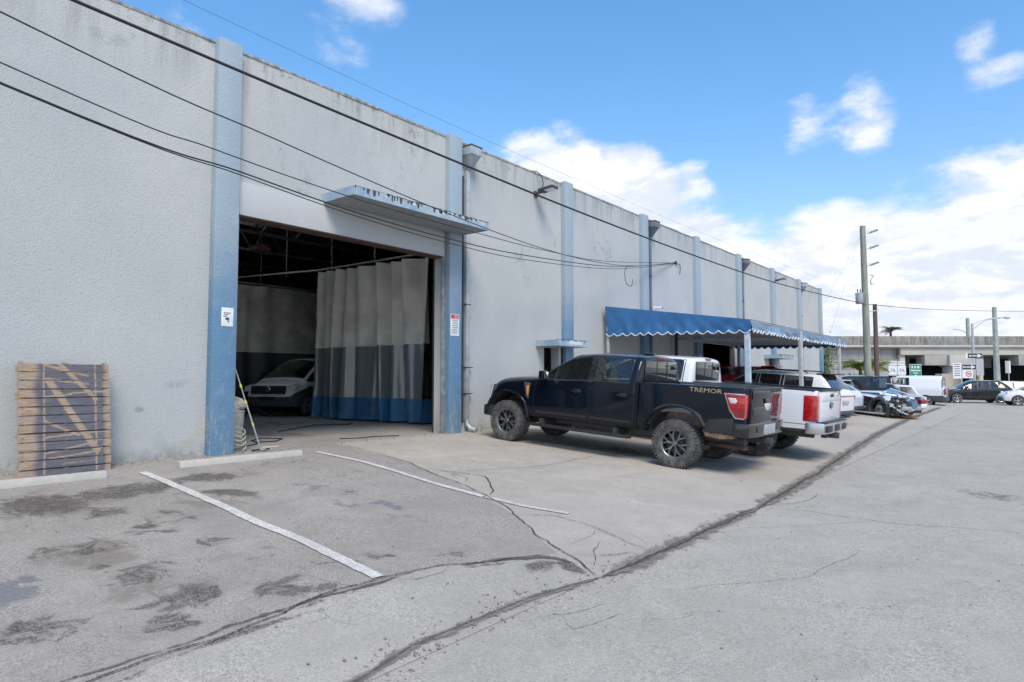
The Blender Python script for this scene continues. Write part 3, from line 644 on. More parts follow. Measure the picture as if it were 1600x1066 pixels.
CRK = [([(-4.0, 1.2), (-4.08, 1.78), (-4.1, 2.22), (-4.16, 2.6), (-4.25, 3.04), (-4.19, 3.61), (-4.1, 4.18), (-3.9, 4.54), (-3.65, 5.17)], .022, 'lot'),
 ([(-4.19, 3.61), (-4.02, 3.75), (-3.98, 4.1), (-4.06, 4.2)], .012, 'lot'),
 ([(-10.2, 7.62), (-9.65, 7.60), (-8.06, 7.42), (-6.89, 7.01), (-6.18, 6.80), (-5.48, 6.47), (-4.91, 6.14), (-3.85, 5.42), (-3.33, 5.15), (-2.96, 4.95)], .024, 'ap'),
 ([(-7.42, 7.25), (-6.68, 7.47), (-6.51, 7.54), (-6.1, 7.15), (-5.78, 6.85), (-5.65, 6.58)], .028, 'ap'), ([(-6.68, 7.47), (-6.9, 7.2), (-6.6, 7.0)], .014, 'ap'), ([(-7.3, 7.22), (-6.9, 7.32), (-6.55, 7.2), (-6.3, 6.9)], .014, 'ap'),
 ([(-4.79, 6.05), (-4.47, 6.42), (-3.87, 6.34), (-3.3, 6.09), (-3.02, 6.03)], .014, 'ap'), ([(-3.49, 5.32), (-3.28, 5.49), (-3.14, 5.8), (-2.96, 5.78)], .014, 'ap'),
 ([(-3.29, 5.17), (-3.12, 5.21), (-2.98, 5.33)], .012, 'ap'), ([(-3.56, 5.96), (-3.41, 5.59), (-3.25, 5.3), (-3.15, 5.1)], .010, 'ap'), ([(-3.87, 6.34), (-3.7, 5.9), (-3.62, 5.5)], .008, 'ap'), ([(-3.1, 5.25), (-3.0, 5.5), (-3.02, 5.9)], .008, 'ap'),
 ([(-7.08, 7.34), (-6.76, 8.1), (-6.52, 8.98), (-6.56, 10.85), (-6.05, 12.85)], .014, 'ap'), ([(-8.9, 10.2), (-7.4, 12.6), (-7.1, 14.5)], .012, 'ap'), ([(-8.7, 9.7), (-7.7, 11.3), (-6.6, 12.3)], .018, 'ap'),
 ([(-2.95, 8.83), (-2.37, 9.03), (-1.9, 8.98), (-1.36, 8.97), (-.63, 9.21), (.3, 9.3)], .012, 'rd'), ([(-2.75, 7.46), (-2.2, 8.1), (-1.67, 8.86)], .007, 'rd'), ([(-2.85, 3.88), (-2.67, 4.1), (-2.65, 4.2), (-2.59, 4.42)], .010, 'rd'),
 ([(-2.7, 4.0), (-2.5, 3.8), (-2.45, 4.3), (-2.3, 4.4)], .006, 'rd'), ([(-2.8, 9.2), (-2.55, 9.9), (-2.6, 10.6)], .012, 'rd'), ([(-2.6, 9.0), (-2.3, 9.6)], .01, 'rd'), ([(-2.4, 5.0), (-1.6, 6.1), (-1.4, 7.4)], .006, 'rd'), ([(-2.5, 32), (0, 33), (2.5, 36)], .035, 'rd'), ([(-3, 38), (0, 39.5), (4, 44)], .035, 'rd')]
own = {'lot': bpy.data.objects['parking_lot'], 'ap': apron, 'rd': road}
for i, (p, w, s) in enumerate(CRK): ribbon('crack', p, w*.62, cr, .0165 if s != 'rd' else .006, .9, .035, parent=own[s], seed=i)
edge_pts = [(-3.06, -2), (-3.03, 1.0), (-3.04, 2.44), (-3.14, 2.97), (-3.12, 3.57), (-3.1, 4.21), (-2.97, 4.96), (-2.93, 5.59), (-2.95, 7.19), (-2.93, 8.83), (-3.11, 12.75), (-3.42, 16.92), (-3.8, 23), (-4.1, 30.9), (-4.3, 44)]
ribbon('crumbled_edge', edge_pts[:7], .22, MA['patch'], .013, .30, .05, kind='structure', seed=5)
ribbon('crumbled_edge', edge_pts[:7], .12, MA['patchd'], .0145, .30, .05, kind='structure', seed=55)
ribbon('crumbled_edge', edge_pts[6:10], .55, MA['patch'], .013, .30, .05, kind='structure', seed=6)
ribbon('crumbled_edge', edge_pts[6:10], .26, MA['patchd'], .0145, .30, .05, kind='structure', seed=66)
ribbon('crumbled_edge', edge_pts[9:], .70, MA['patch'], .013, .35, .07, kind='structure', seed=9)
ribbon('crumbled_edge', edge_pts[9:], .30, MA['patchd'], .0145, .35, .07, kind='structure', seed=99)
ribbon('crack', edge_pts[6:12], .013, cr, .0165, .9, .04, parent=apron, seed=31)
ribbon('crack', [(-4.12, 1.2), (-4.15, 2.0), (-4.2, 3.0), (-4.12, 3.9)], .15, MA['patchd'], .0105, .8, .04, parent=own['lot'], seed=41)
ribbon('crack', [(-4.0, 4.3), (-3.85, 4.7), (-3.62, 5.1), (-3.3, 5.12)], .26, MA['patchd'], .0105, .8, .04, parent=own['lot'], seed=42)
# painted bay lines
def pline(pts, w, mat, lift, seed):
    return ribbon('bay_line', pts, w, mat, lift, .10, .05, seed=seed)
tag(pline([(-9.45, 3.91), (-8.7, 3.89), (-7.97, 3.85), (-7.2, 3.81), (-6.6, 3.76), (-6.3, 3.735), (-5.63, 3.725), (-4.89, 3.66), (-4.24, 3.59)], .115, MA['line'], .0135, 3), kind='structure')
tag(pline([(-9.63, 6.78), (-8.46, 6.83), (-7.56, 6.72), (-6.56, 6.55), (-5.62, 6.49)], .10, MA['line'], .0135, 4), kind='structure')
tag(pline([(-5.6, 6.49), (-4.97, 6.50), (-4.4, 6.62)], .10, MA['lineworn'], .0135, 5), kind='structure')
# grit and leaf litter: uncountable
b = MB(); rr = random.Random(3)
def grit(b, x, y, s):
    z = gz(x)+.012 if x < EX else .003
    a = rr.uniform(0, 6); c_, s_ = math.cos(a)*s, math.sin(a)*s; h = s*rr.uniform(.3, .8)
    b.add([(x+c_, y+s_, z), (x-s_*.7, y+c_*.7, z), (x-c_, y-s_, z), (x+s_*.6, y-c_*.6, z), (x, y, z+h)], [(0, 1, 4), (1, 2, 4), (2, 3, 4), (3, 0, 4)])
for _ in range(380):
    y = rr.uniform(1.2, 26)**1.0; x = rr.uniform(-3.0, 1+y*.25); grit(b, x, y, rr.choice((.004, .006, .009, .014)))
for _ in range(380):
    x = rr.uniform(-9.8, -3.3); y = rr.uniform(1.0, 12); grit(b, x, y, rr.choice((.004, .006, .010, .016)))
for _ in range(600):
    t = rr.random()*(len(edge_pts)-5)+2; i = int(t); a, c = edge_pts[i], edge_pts[i+1]; x = a[0]+(c[0]-a[0])*(t-i)+rr.gauss(0, .12); y = a[1]+(c[1]-a[1])*(t-i); grit(b, x, y, rr.choice((.006, .010, .016)))
for _ in range(500):
    x = WX+.05+abs(rr.gauss(0, .12)); y = rr.uniform(2, 14); grit(b, x, y, rr.choice((.008, .012, .02)))
tag(b.build('grit', pm('dark_grit', (.19, .175, .15), .95, var=.4), None), label='loose grit, pebbles and dry litter scattered over the paving', cat='grit', kind='stuff')
# ---------------------------------------------------------------- warehouse
bd = thing('warehouse', 'long grey stucco warehouse with pale blue pilasters and a roll-up bay', 'building', (WX, 5, .49))
ORG = Vector((WX, 5, .49))
def bp(b, name, mat, parent=bd, **k):
    """parts are modelled in world coordinates and stored relative to their thing"""
    b.v = [(v[0]-parent_org(parent).x, v[1]-parent_org(parent).y, v[2]-parent_org(parent).z) for v in b.v]
    return b.build(name, mat, parent, **k)
def parent_org(p):
    o = Vector((0, 0, 0))
    while p is not None: o += p.location; p = p.parent
    return o
TOP = 7.17
WI = WX-.25
op = [(5.66, 10.47, 4.40), (14.31, 15.06, 2.55), (25.1, 28.75, 3.15), (33.2, 34.1, 2.75)]
b = MB(); y0 = -12
for (a, c, h) in op:
    b.box(WI, WX, y0, a, -.1, TOP); b.box(WI, WX, a, c, h, TOP); y0 = c
b.box(WI, WX, y0, 43.65, -.1, TOP)
bp(b, 'wall', MA['wall'])
bp(MB().box(-34, WI, 43.40, 43.65, -.1, TOP).box(-34, WI, -12, -11.75, -.1, TOP).box(-34.25, -34, -12, 43.65, -.1, TOP), 'wall', MA['wall'])
# coping: a thin uneven line of mortar
b = MB(); y = -12
while y < 43.6:
    d = rr.uniform(.3, .9); b.box(WI-.02, WX+.012+rr.uniform(-.004, .008), y, min(43.65, y+d), TOP, TOP+.03+rr.uniform(0, .018)); y += d
bp(b, 'coping', pm('weathered_coping', (.30, .30, .28), .95, var=.5, vs=7, bmp=.5))
pils = [.75, 5.375, 10.74, 15.37, 20.03, 24.45, 29.10, 33.90, 38.6, 43.2]
for y in pils:
    bp(MB().box(WX-.01, WX+.15, y-.20, y+.20, -.1, TOP+.07), 'pilaster', MA['blue'], bevel=.012)
# lintel beam and steel angle over the bay
bp(MB().box(WX-.2, WX+.06, 5.575, 10.46, 4.42, 4.98), 'lintel', MA['white_wall'], bevel=.008)
bp(MB().box(WX-.24, WX+.03, 5.575, 10.47, 4.395, 4.42), 'steel_angle', MA['rust'])
bp(MB().box(WX+.002, WX+.035, 10.42, 10.54, .49, 4.40), 'door_jamb', pm('grey_jamb_paint', (.21, .22, .225), .7, var=.25, bmp=.3), bevel=.004)
for q in ((WI-.02, WX-.01, 5.60, 5.658), (WI-.06, WI-.01, 10.475, 10.53)): bp(MB().box(*q, .49, 4.38), 'door_track', MA['darkmetal'])
bp(MB().box(WX-.24, WX-.02, 14.315, 14.36, .49, 2.55).box(WX-.24, WX+.02, 15.0, 15.055, .49, 2.55), 'door_frame', MA['white_wall'])
bp(MB().box(WX+.002, WX+.05, 15.14, 15.165, .49, 2.55), 'conduit', MA['darkmetal'])
bp(MB().box(WX-.2, WX+.02, 28.55, 28.75, .45, 3.15).box(WX-.2, WX+.02, 25.1, 28.75, 3.15, 3.2), 'door_frame', MA['white_wall'])
bp(MB().box(WX-.12, WX-.08, 33.3, 34.0, .45, 2.7), 'door', pm('grey_door_paint', (.33, .34, .34), .5))
# concrete canopies with peeling fascia
def canopy(x1, y0, y1, z0, z1, n, seed):
    rr2 = random.Random(seed)
    bp(MB().box(WX, x1, y0, y1, z0, z1-.02), 'canopy_slab', MA['soffit'], bevel=.004)
    f = MB(); f.box(x1, x1+.02, y0-.02, y1+.02, z0-.015, z1); f.box(WX, x1-.002, y0-.02, y0-.002, z0-.015, z1); f.box(WX, x1-.002, y1+.002, y1+.02, z0-.015, z1)
    fo = bp(f, 'canopy_fascia', MA['bluetrim'])
    # flaked patches of bare stained concrete, and pale flakes, along the drip edge
    d = MB(); p = MB(); y = y0
    while y < y1-.05:
        w = rr2.uniform(.02, .09); h = rr2.uniform(.3, .85)*(z1-z0); top = z1+.004
        if rr2.random() < .55:
            d.prism([(y, top), (y+w, top), (y+w*rr2.uniform(.6, 1), top-h*.8), (y+w*.4, top-h), (y+w*.1, top-h*.7)], 'x', x1+.018, x1+.0235)
        if rr2.random() < .7 and y > y0+(y1-y0)*.12:
            q = y+rr2.uniform(0, .05); p.prism([(q, top-.03), (q+w*1.8, top-.025), (q+w*1.7, top-h), (q+w*.3, top-h*.9)], 'x', x1+.017, x1+.022)
        y += w*rr2.uniform(.9, 2.2)
    bp(d, 'bare_patch', pm('mildewed_concrete', (.055, .065, .07), .95, var=.4), fo, kind='stuff')
    bp(p, 'pale_flake', pm('chalky_paint', (.50, .55, .58), .9, var=.2), fo, kind='stuff')
    # crust of grime along the top edge
    c = MB(); y = y0
    while y < y1:
        w = rr2.uniform(.03, .14); c.box(x1-.08, x1+.012, y, y+w, z1-.02, z1+rr2.uniform(.004, .022)); y += w
    bp(c, 'grime_crust', pm('black_grime', (.06, .06, .055), .95, var=.4), fo, kind='stuff')
canopy(WX+.93, 7.28, 10.92, 4.98, 5.13, 30, 4)
canopy(WX+.72, 13.98, 15.42, 2.57, 2.71, 9, 5)
canopy(WX+.72, 32.6, 34.9, 2.70, 2.86, 9, 6)
bp(MB().box(WX+.742, WX+.748, 14.45, 15.05, 2.60, 2.685), 'number_plate', pm('pale_plate', (.55, .60, .64), .6, var=.3, vs=40))
# downspouts with conductor heads
def spout(y, full=True, matp=MA['metalgrey'], d=.11):
    p = MB().box(WX+.002, WX+d, y-.055, y+.055, .75, 6.62)
    ds = bp(p, 'downspout', matp, bevel=.012)
    if full:
        h = MB(); s0, s1 = .06, .17
        h.add([(WX+.002, y-s0, 6.55), (WX+.13, y-s0, 6.55), (WX+.13, y+s0, 6.55), (WX+.002, y+s0, 6.55), (WX+.002, y-s1, 6.86), (WX+.33, y-s1, 6.86), (WX+.33, y+s1, 6.86), (WX+.002, y+s1, 6.86)],
              [(0, 1, 2, 3), (0, 4, 5, 1), (1, 5, 6, 2), (2, 6, 7, 3), (3, 7, 4, 0)])
        h.box(WX+.002, WX+.36, y-s1-.02, y+s1+.02, 6.86, 7.05)
        bp(h, 'collector_head', matp, ds, bevel=.006)
        bp(MB().box(WX+.0, WX+.37, y-s1-.03, y+s1+.03, 7.05, 7.075), 'rusty_rim', MA['rust'], ds)
    b2 = MB(); b2.tube([(WX+.07, y, .78), (WX+.08, y+.01, .66), (WX+.16, y+.03, .57), (WX+.30, y+.06, .53)], .055, 10)
    bp(b2, 'elbow', matp, ds, smooth='auto')
    for z in (1.35, 1.95, 3.4, 5.2):
        bp(MB().box(WX+.001, WX+d+.006, y-.09, y+.16 if z < 2 else y+.09, z, z+.022), 'strap', MA['darkmetal'], ds)
spout(11.20); bp(MB().tube([(WX+.05, 11.08, .7), (WX+.05, 11.08, 6.4)], .022, 8), 'conduit', MA['darkmetal'])
spout(20.48, matp=pm('weathered_zinc', (.17, .19, .20), .55, .3)); spout(29.62, matp=pm('weathered_zinc', (.19, .21, .22), .55, .3)); spout(39.1, full=True)
# interior
m_, t, b_ = nm('added_frosted_panel'); tl_ = N(t, 'ShaderNodeBsdfTranslucent'); tl_.inputs[0].default_value = (.80, .80, .78, 1); L(t, tl_.outputs[0], t.nodes['Material Output'].inputs[0]); MA['rl'] = m_
fl = MB().add([(WX, -11.7, .50), (WX, 43.4, .50), (-34, 43.4, .50), (-34, -11.7, .50)], [(0, 1, 2, 3)]); fl.build('interior_floor', MA['intfloor'], None, kind='structure')
bp(MB().box(-19.9, -17.1, 6.6, 11.6, 6.86, 6.87), 'added_roof_light', MA['rl']); bp(MB().box(-15.1, -12.3, 6.6, 11.6, 6.86, 6.87), 'added_roof_light', MA['rl'])
# roof deck holed for two added, unseen roof lights that brighten curtain and van
ro = MB(); ys = [-11.75, 8.4, 10.6, 43.4]
ro.box(-34, WI, -11.75, 6.8, 6.70, 6.85).box(-34, WI, 11.4, 43.4, 6.70, 6.85)
for a, c in ((-34, -19.7), (-17.3, -14.9), (-12.5, WI)): ro.box(a, c, 6.8, 11.4, 6.70, 6.85)
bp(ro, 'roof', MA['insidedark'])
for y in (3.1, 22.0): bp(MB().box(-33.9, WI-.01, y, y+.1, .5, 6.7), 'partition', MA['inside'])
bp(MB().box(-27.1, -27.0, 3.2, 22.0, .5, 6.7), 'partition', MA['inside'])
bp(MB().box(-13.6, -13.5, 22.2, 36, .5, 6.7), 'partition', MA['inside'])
for x in (-12.2, -14.6, -17.0, -19.4, -21.8, -24.2):
    t_ = MB(); t_.box(x-.04, x+.04, 3.25, 21.9, 6.55, 6.63).box(x-.04, x+.04, 3.25, 21.9, 5.75, 5.82)
    y = 3.4; s_ = 1
    while y < 21.2: t_.bar((x, y, 5.8 if s_ > 0 else 6.58), (x, y+.55, 6.58 if s_ > 0 else 5.8), .03, .03); y += .55; s_ = -s_
    bp(t_, 'roof_truss', MA['darkmetal'])
for y in (5, 7.4, 9.8, 12.2, 14.6): bp(MB().box(-26.9, WI-.02, y-.05, y+.05, 6.63, 6.70), 'purlin', MA['rust'])
# ---------------------------------------------------------------- wash-bay curtains
MA['cw'] = pm('grubby_white_vinyl', (.66, .64, .58), .55, var=.22, vs=1.1, bmp=.15, bs=8)
MA['cc'] = glassm('smoked_clear_vinyl', .12, (.20, .215, .21)); 
MA['cc'].node_tree.nodes['Principled BSDF'].inputs['Roughness'].default_value = .38
MA['cb'] = pm('blue_vinyl', (.035, .14, .27), .5, var=.3, vs=2.5)
def curtain(name, label, p0, p1, zt, n, amp, bands, seed):
    """bands: (z0, z1, material, part name); hung from p0 to p1"""
    c = thing(name, label, 'curtain', (p0[0], p0[1], .5)); rr3 = random.Random(seed)
    p0, p1 = Vector((*p0, 0)), Vector((*p1, 0)); d = p1-p0; ln = d.length; t = d/ln; nn_ = Vector((-t.y, t.x, 0))
    k = 14*n; ph = []; a = 0
    for i in range(k+1): ph.append(a); a += 2*PI/14*rr3.uniform(.6, 1.4)*(1+.55*math.sin(i*.13+seed))*(2.4 if i < k*.16 else .85)
    for (z0, z1, m, pn) in bands:
        rows = max(3, int((z1-z0)/.12)); vs = []
        for r in range(rows+1):
            z = z0+(z1-z0)*r/rows; hz = (z-.5)/(zt-.5)
            for i in range(k+1):
                u = i/k; s_ = ln*u+.10*math.sin(ph[i]*.5+1.3)*(1-hz)*min(1, u*4)
                lean = .42*(1-hz)**.7*math.sin(u*9+.6)*.25
                off = amp*(.75+.35*math.sin(ph[i]*.37+1))*math.sin(ph[i]+lean*2+2.6*(1-hz)*math.sin(u*5+1.2))*(.75+.35*(1-hz))*(1.0 if u > .1 else .8)+.05*math.sin(u*17+hz*2.4)
                zz_ = z + (.055*abs(math.sin(ph[i]*.25)) if (z1 == zt and r == rows) else 0)-(.10*abs(math.sin(ph[i]*.5))**6 if (z1 == zt and r == rows) else 0)
                q = p0+t*s_+nn_*off; vs.append((q.x-c.location.x, q.y-c.location.y, zz_-.5))
        fs = [(r*(k+1)+i, r*(k+1)+i+1, (r+1)*(k+1)+i+1, (r+1)*(k+1)+i) for r in range(rows) for i in range(k)]
        MB().add(vs, fs).build(pn, m, c, smooth=True)
    return c
curtain('wash_bay_curtain', 'tall pleated wash-bay curtain, white over smoked clear over blue, drawn across the bay', (-17.15, 12.0), (-12.35, 12.15), 4.95, 9, .25,
        [(.55, 1.17, MA['cb'], 'blue_band'), (1.17, 2.62, MA['cc'], 'clear_band'), (2.62, 4.93, MA['cw'], 'white_band')], 3)
curtain('wash_bay_curtain', 'dim dirty curtain hanging at the back behind the parked grey-bumpered van', (-21.2, 9.0), (-21.2, 17.5), 4.95, 9, .10,
        [(.60, 2.62, MA['dgrey'], 'smoked_band'), (2.62, 4.93, pm('dirty_canvas', (.55, .53, .49), .8, var=.25, vs=1.5), 'white_band')], 8)
r = thing('curtain_rail', 'thin steel curtain rail hung from the roof above the white and blue curtain', 'rail', (-12.0, 12.1, 5.0))
bp(MB().tube([(-11.2, 12.12, 5.02), (-17.2, 12.0, 5.02), (-21.2, 11.0, 5.02), (-24, 9.2, 5.02)], .025, 6), 'rail', MA['metalgrey'], r)
for x in (-12.6, -14.6, -16.6, -19): bp(MB().tube([(x, 12.1, 5.0), (x, 12.1, 6.6)], .012, 6), 'hanger', MA['metalgrey'], r)
r = thing('curtain_rail', 'straight steel rail at the back holding the dim dirty curtain', 'rail', (-21.2, 12, 5.0))
bp(MB().tube([(-21.2, 8.5, 5.0), (-21.2, 17.6, 5.0)], .025, 6), 'rail', MA['metalgrey'], r)
for y in (9.5, 12.5, 15.5): bp(MB().tube([(-21.2, y, 5.0), (-21.2, y, 6.6)], .012, 6), 'hanger', MA['metalgrey'], r)
hx = thing('hanging_heater', 'rusty finned heater hanging under the dark roof inside the bay', 'heater', (-17.6, 10.3, 5.45))
b = MB(); b.box(-.28, .28, -.22, .22, -.04, .04)
for k in range(9): b.box(-.26+k*.062, -.245+k*.062, -.2, .2, .04, .12+.02*math.sin(k*2))
b.build('fins', MA['rust'], hx); MB().tube([(0, 0, .1), (0, 0, 1.15)], .012, 6).build('hanger', MA['darkmetal'], hx)
# bench and clutter in the bay, dark
t_ = thing('work_bench', 'dark steel work bench against the back curtain, left of the van', 'bench', (-20.4, 10.6, .5))
MB().box(-.3, .3, -.9, .5, .82, .88).build('bench_top', MA['darkmetal'], t_, bevel=.005)
for x in (-.25, .25):
    for y in (-.85, .45): MB().box(x-.025, x+.025, y-.025, y+.025, 0, .82).build('leg', MA['darkmetal'], t_)
t_ = thing('storage_rack', 'dark storage rack with pipes seen behind the curtain edge', 'rack', (-13.6, 15.2, .5))
for x in (-.6, .6):
    for y in (-.3, .3): MB().box(x-.02, x+.02, y-.02, y+.02, 0, 2.4).build('upright', MA['darkmetal'], t_)
for z in (.3, .9, 1.5, 2.1): MB().box(-.62, .62, -.32, .32, z, z+.03).build('shelf', MA['metalgrey'], t_)
for k in range(6): MB().lathe([(.001, 0), (.09, 0), (.09, .22), (.001, .22)], axis='z', c=(-.45+k*.18, 0, .33+.6*(k % 3)), n=12).build('tin', [MA['metalgrey'], MA['rust'], MA['white_wall']][k % 3], t_)
# ---------------------------------------------------------------- pickup trucks
def black_pickup():
    R_ = .42; t = thing('pickup_truck', 'black four-door pickup with muddy chunky tyres and gold bedside lettering', 'pickup truck', (-5.04, 11.86, gz(-5.04)+.004), PI, 'pickups nosed up to the warehouse', PITCH)
    P = MA['pblack']; fx = 3.80
    T = [(.80, .965, .60, 1.415, 1.83, .755, 1.875, .64, 1.905), (.86, .995, .58, 1.42, 1.865, .775, 1.915, .66, 1.945), (.97, 1.0, .57, 1.42, 1.87, .78, 1.92, .67, 1.955),
         (1.30, 1.0, .57, 1.415, 1.875, .785, 1.93, .675, 1.97), (1.74, 1.0, .57, 1.405, 1.875, .785, 1.93, .675, 1.97), (1.86, 1.0, .57, 1.40, 1.87, .783, 1.925, .672, 1.965),
         (2.24, 1.0, .57, 1.385, 1.83, .775, 1.89, .66, 1.935), (2.42, 1.0, .57, 1.37, 1.765, .785, 1.82, .68, 1.87), (2.72, 1.0, .57, 1.355, 1.58, .83, 1.63, .74, 1.69), (2.96, 1.0, .57, 1.345, 1.425, .875, 1.46, .80, 1.515),
         (3.08, 1.0, .57, 1.335, 1.375, .90, 1.405, .82, 1.445), (3.20, 1.0, .56, 1.325, 1.365, .89, 1.395, .78, 1.43), (3.55, .995, .56, 1.29, 1.345, .88, 1.375, .76, 1.405), (3.95, .985, .56, 1.23, 1.30, .87, 1.335, .74, 1.365),
         (4.20, .965, .54, 1.12, 1.235, .85, 1.275, .72, 1.30), (4.36, .93, .55, .98, 1.08, .82, 1.12, .70, 1.15)]
    bv, ob, me = car(t, T, None, [(.98, 1.74), (1.88, 2.96)], (2.3, 3.0), None, [(.86, 1.80, 'rear_door'), (1.80, 3.08, 'front_door')], P, [(fx, .84, R_)], R_, wells=[(fx, .50, .535, .42)],
                     ringc={2: .6, 3: .35, 5: .4, 6: .5, 8: .2}, glassm_=MA['glass'])
    # bed: U-shaped section lofted along its length
    def bring(s, zb, zt): return [(0, zb), (.60, zb), (.90*s, zb), (.975*s, zb+.03), (1.0*s, zb+.22), (1.0*s, zb+.5), (.995*s, zt-.10), (.985*s, zt-.015), (.955*s, zt), (.88*s, zt), (.865, zt-.03), (.86, zt-.5), (.80, zt-.53), (0, zt-.53)]
    bx = [-1.20, -1.14, -1.0, -.4, .3, .70, .775]; br = [bring(.965, .84, 1.485), bring(.985, .84, 1.49), bring(1.0, .80, 1.49), bring(1.0, .70, 1.475), bring(1.0, .62, 1.465), bring(1.0, .60, 1.455), bring(.995, .60, 1.455)]
    def bl(x, j): return 0
    me2 = loft(bx, br, lambda x, j: 1 if j >= 9 else 0, [P, MA['dgrey'], MA['liner']], sub=2, ring_crease={3: .4, 7: .8, 9: .8, 12: .8}, cut=[(0, .50, .575, .42)], lbl_crease=.9)
    split(me2, ['bed_side', 'bed_liner', 'wheel_well!'], [P, MA['dgrey'], MA['liner']], t); bb = bvh_of(me2)
    # gap filler behind cab, frame, axles
    MB().box(.70, .84, -.80, .80, .62, 1.40).build('bulkhead', MA['black'], t)
    f = MB(); f.box(-1.05, 4.1, .40, .52, .46, .60); f.box(-1.05, 4.1, -.52, -.40, .46, .60); f.box(-.07, .07, -.75, .75, .36, .48); f.box(-.2, .2, -.16, .16, .26, .54); f.box(fx-.08, fx+.08, -.7, .7, .34, .44); f.box(1.0, 2.6, -.75, -.25, .40, .62); f.box(.6, 3.2, -.1, .1, .40, .5)
    f.build('chassis', MA['darkmetal'], t, bevel=.01)
    # flares
    for s in (1, -1):
        arch('wheel_arch_flare', MA['blackgloss'], t, 0, .50, .565, .985, s, 8, 152, .075, .045, .06); arch('wheel_arch_flare', MA['blackgloss'], t, fx, .50, .525, .975, s, 6, 176, .06, .03, .06)
        # running board
        MB().box(.88, 3.20, min(s*.90, s*1.06), max(s*.90, s*1.06), .40, .455).build('running_board', MA['black'], t, bevel=.018)
        for x in (1.2, 2.9): MB().box(x-.03, x+.03, min(s*.5, s*1.0), max(s*.5, s*1.0), .43, .56).build('step_bracket', MA['darkmetal'], t)
        # mirror
        m_ = MB().box(2.72, 2.86, min(s*1.04, s*1.22), max(s*1.04, s*1.22), 1.36, 1.54).build('mirror', P, t, bevel=.045)
        MB().box(2.705, 2.718, min(s*1.06, s*1.20), max(s*1.06, s*1.20), 1.38, 1.52).build('mirror_glass', MA['chrome'], m_, bevel=.004)
        MB().box(2.80, 2.87, min(s*.96, s*1.08), max(s*.96, s*1.08), 1.37, 1.42).build('arm', MA['black'], m_)
        # handles
        for hx_ in (1.06, 2.06):
            y = cast(bv, hx_, 1.18, s) or s
            h = MB().box(hx_-.12, hx_+.12, min(y, y+s*.045), max(y, y+s*.045), 1.165, 1.205).build('door_handle', MA['blackgloss'], t, bevel=.014)
            MB().box(hx_-.07, hx_+.07, min(y-s*.01, y+s*.004), max(y-s*.01, y+s*.004), 1.145, 1.225).build('handle_recess', MA['black'], h, bevel=.001)
        # lower cladding strips on the doors
        strip('door_trim', bv, [(.90, .70), (1.78, .70)], s, .045, MA['blackgloss'], t, .004); strip('door_trim', bv, [(1.83, .70), (3.05, .69)], s, .045, MA['blackgloss'], t, .004)
        strip('window_frame', bv, [(.955, 1.40), (.955, 1.85), (1.0, 1.865), (1.78, 1.885)], s, .022, MA['black'], t); strip('window_frame', bv, [(1.81, 1.885), (2.28, 1.84), (2.72, 1.60), (3.0, 1.40)], s, .022, MA['black'], t)
        strip('window_frame', bv, [(1.80, 1.37), (1.80, 1.885)], s, .10, MA['blackgloss'], t); strip('window_sill', bv, [(.97, 1.415), (1.77, 1.41)], s, .028, MA['black'], t); strip('window_sill', bv, [(1.84, 1.40), (2.95, 1.35)], s, .028, MA['black'], t)
        strip('quarter_glass_bar', bv, [(2.62, 1.37), (2.62, 1.60)], s, .03, MA['black'], t)
        # tail lamps wrapped on the corner
        o_ = s*1.0; q = [(-.86, 1.37), (-1.21, 1.375), (-1.205, .98), (-1.05, .985), (-.96, 1.10)]
        tl = MB().prism(q, 'y', s*.80, s*1.006).build('tail_lamp', MA['red'], t, bevel=.018)
        bx_ = [(-.845, 1.385), (-1.19, 1.388), (-1.19, .965), (-1.045, .968), (-.945, 1.10)]
        MB().prism(bx_, 'y', s*.90, s*1.001).build('lamp_bezel', MA['chrome'], tl, bevel=.006)
        MB().prism([(-.92, 1.31), (-1.05, 1.31), (-1.08, 1.26), (-1.05, 1.22), (-.965, 1.22)], 'y', s*.99, s*1.009).build('reverse_lens', MA['lens'], tl, bevel=.004)
        MB().prism([(-.90, 1.345), (-1.19, 1.345), (-1.19, 1.33), (-.905, 1.33)], 'y', s*.99, s*1.009).build('lamp_line', MA['dred'], tl)
        MB().prism([(-1.01, 1.15), (-1.2, 1.15), (-1.2, 1.0), (-1.06, 1.0)], 'y', s*.99, s*1.0085).build('lamp_lower', MA['dred'], tl)
        # fender vent with amber stripe
        MB().prism([(3.20, 1.26), (3.36, 1.27), (3.30, .98), (3.235, .93)], 'y', s*.96, s*1.012).build('fender_vent', MA['dgrey'], t, bevel=.01)
        MB().prism([(3.225, 1.20), (3.29, 1.20), (3.265, 1.0), (3.24, 1.0)], 'y', s*.99, s*1.017).build('amber_badge', MA['amber'], t, bevel=.004)
        # headlamps and front bumper corner
        MB().prism([(4.28, 1.16), (4.10, 1.17), (4.22, .86), (4.33, .82)], 'y', s*.80, s*.955).build('headlamp', MA['dgrey'], t, bevel=.015)
        MB().prism([(4.245, 1.165), (4.215, 1.165), (4.285, .86), (4.31, .86)], 'y', s*.9, s*.965).build('lamp_strip', MA['lens'], t, bevel=.004)
        MB().prism([(-.60, .93), (-1.02, .965), (-1.02, .70), (-.48, .70)], 'y', s*.86, s*.992).build('bed_corner', MA['black'], t, bevel=.01)
        MB().prism([(-.50, .70), (-1.03, .69), (-1.03, .63), (-.8, .60), (-.55, .62)], 'y', s*.80, s*.97).build('mud_crust', MA['mud'], t, bevel=.004)
    MB().box(4.18, 4.46, -.975, .975, .48, .72).build('front_bumper', MA['black'], t, bevel=.05)
    MB().box(4.30, 4.385, -.62, .62, .76, 1.14).build('grille', MA['dgrey'], t, bevel=.02)
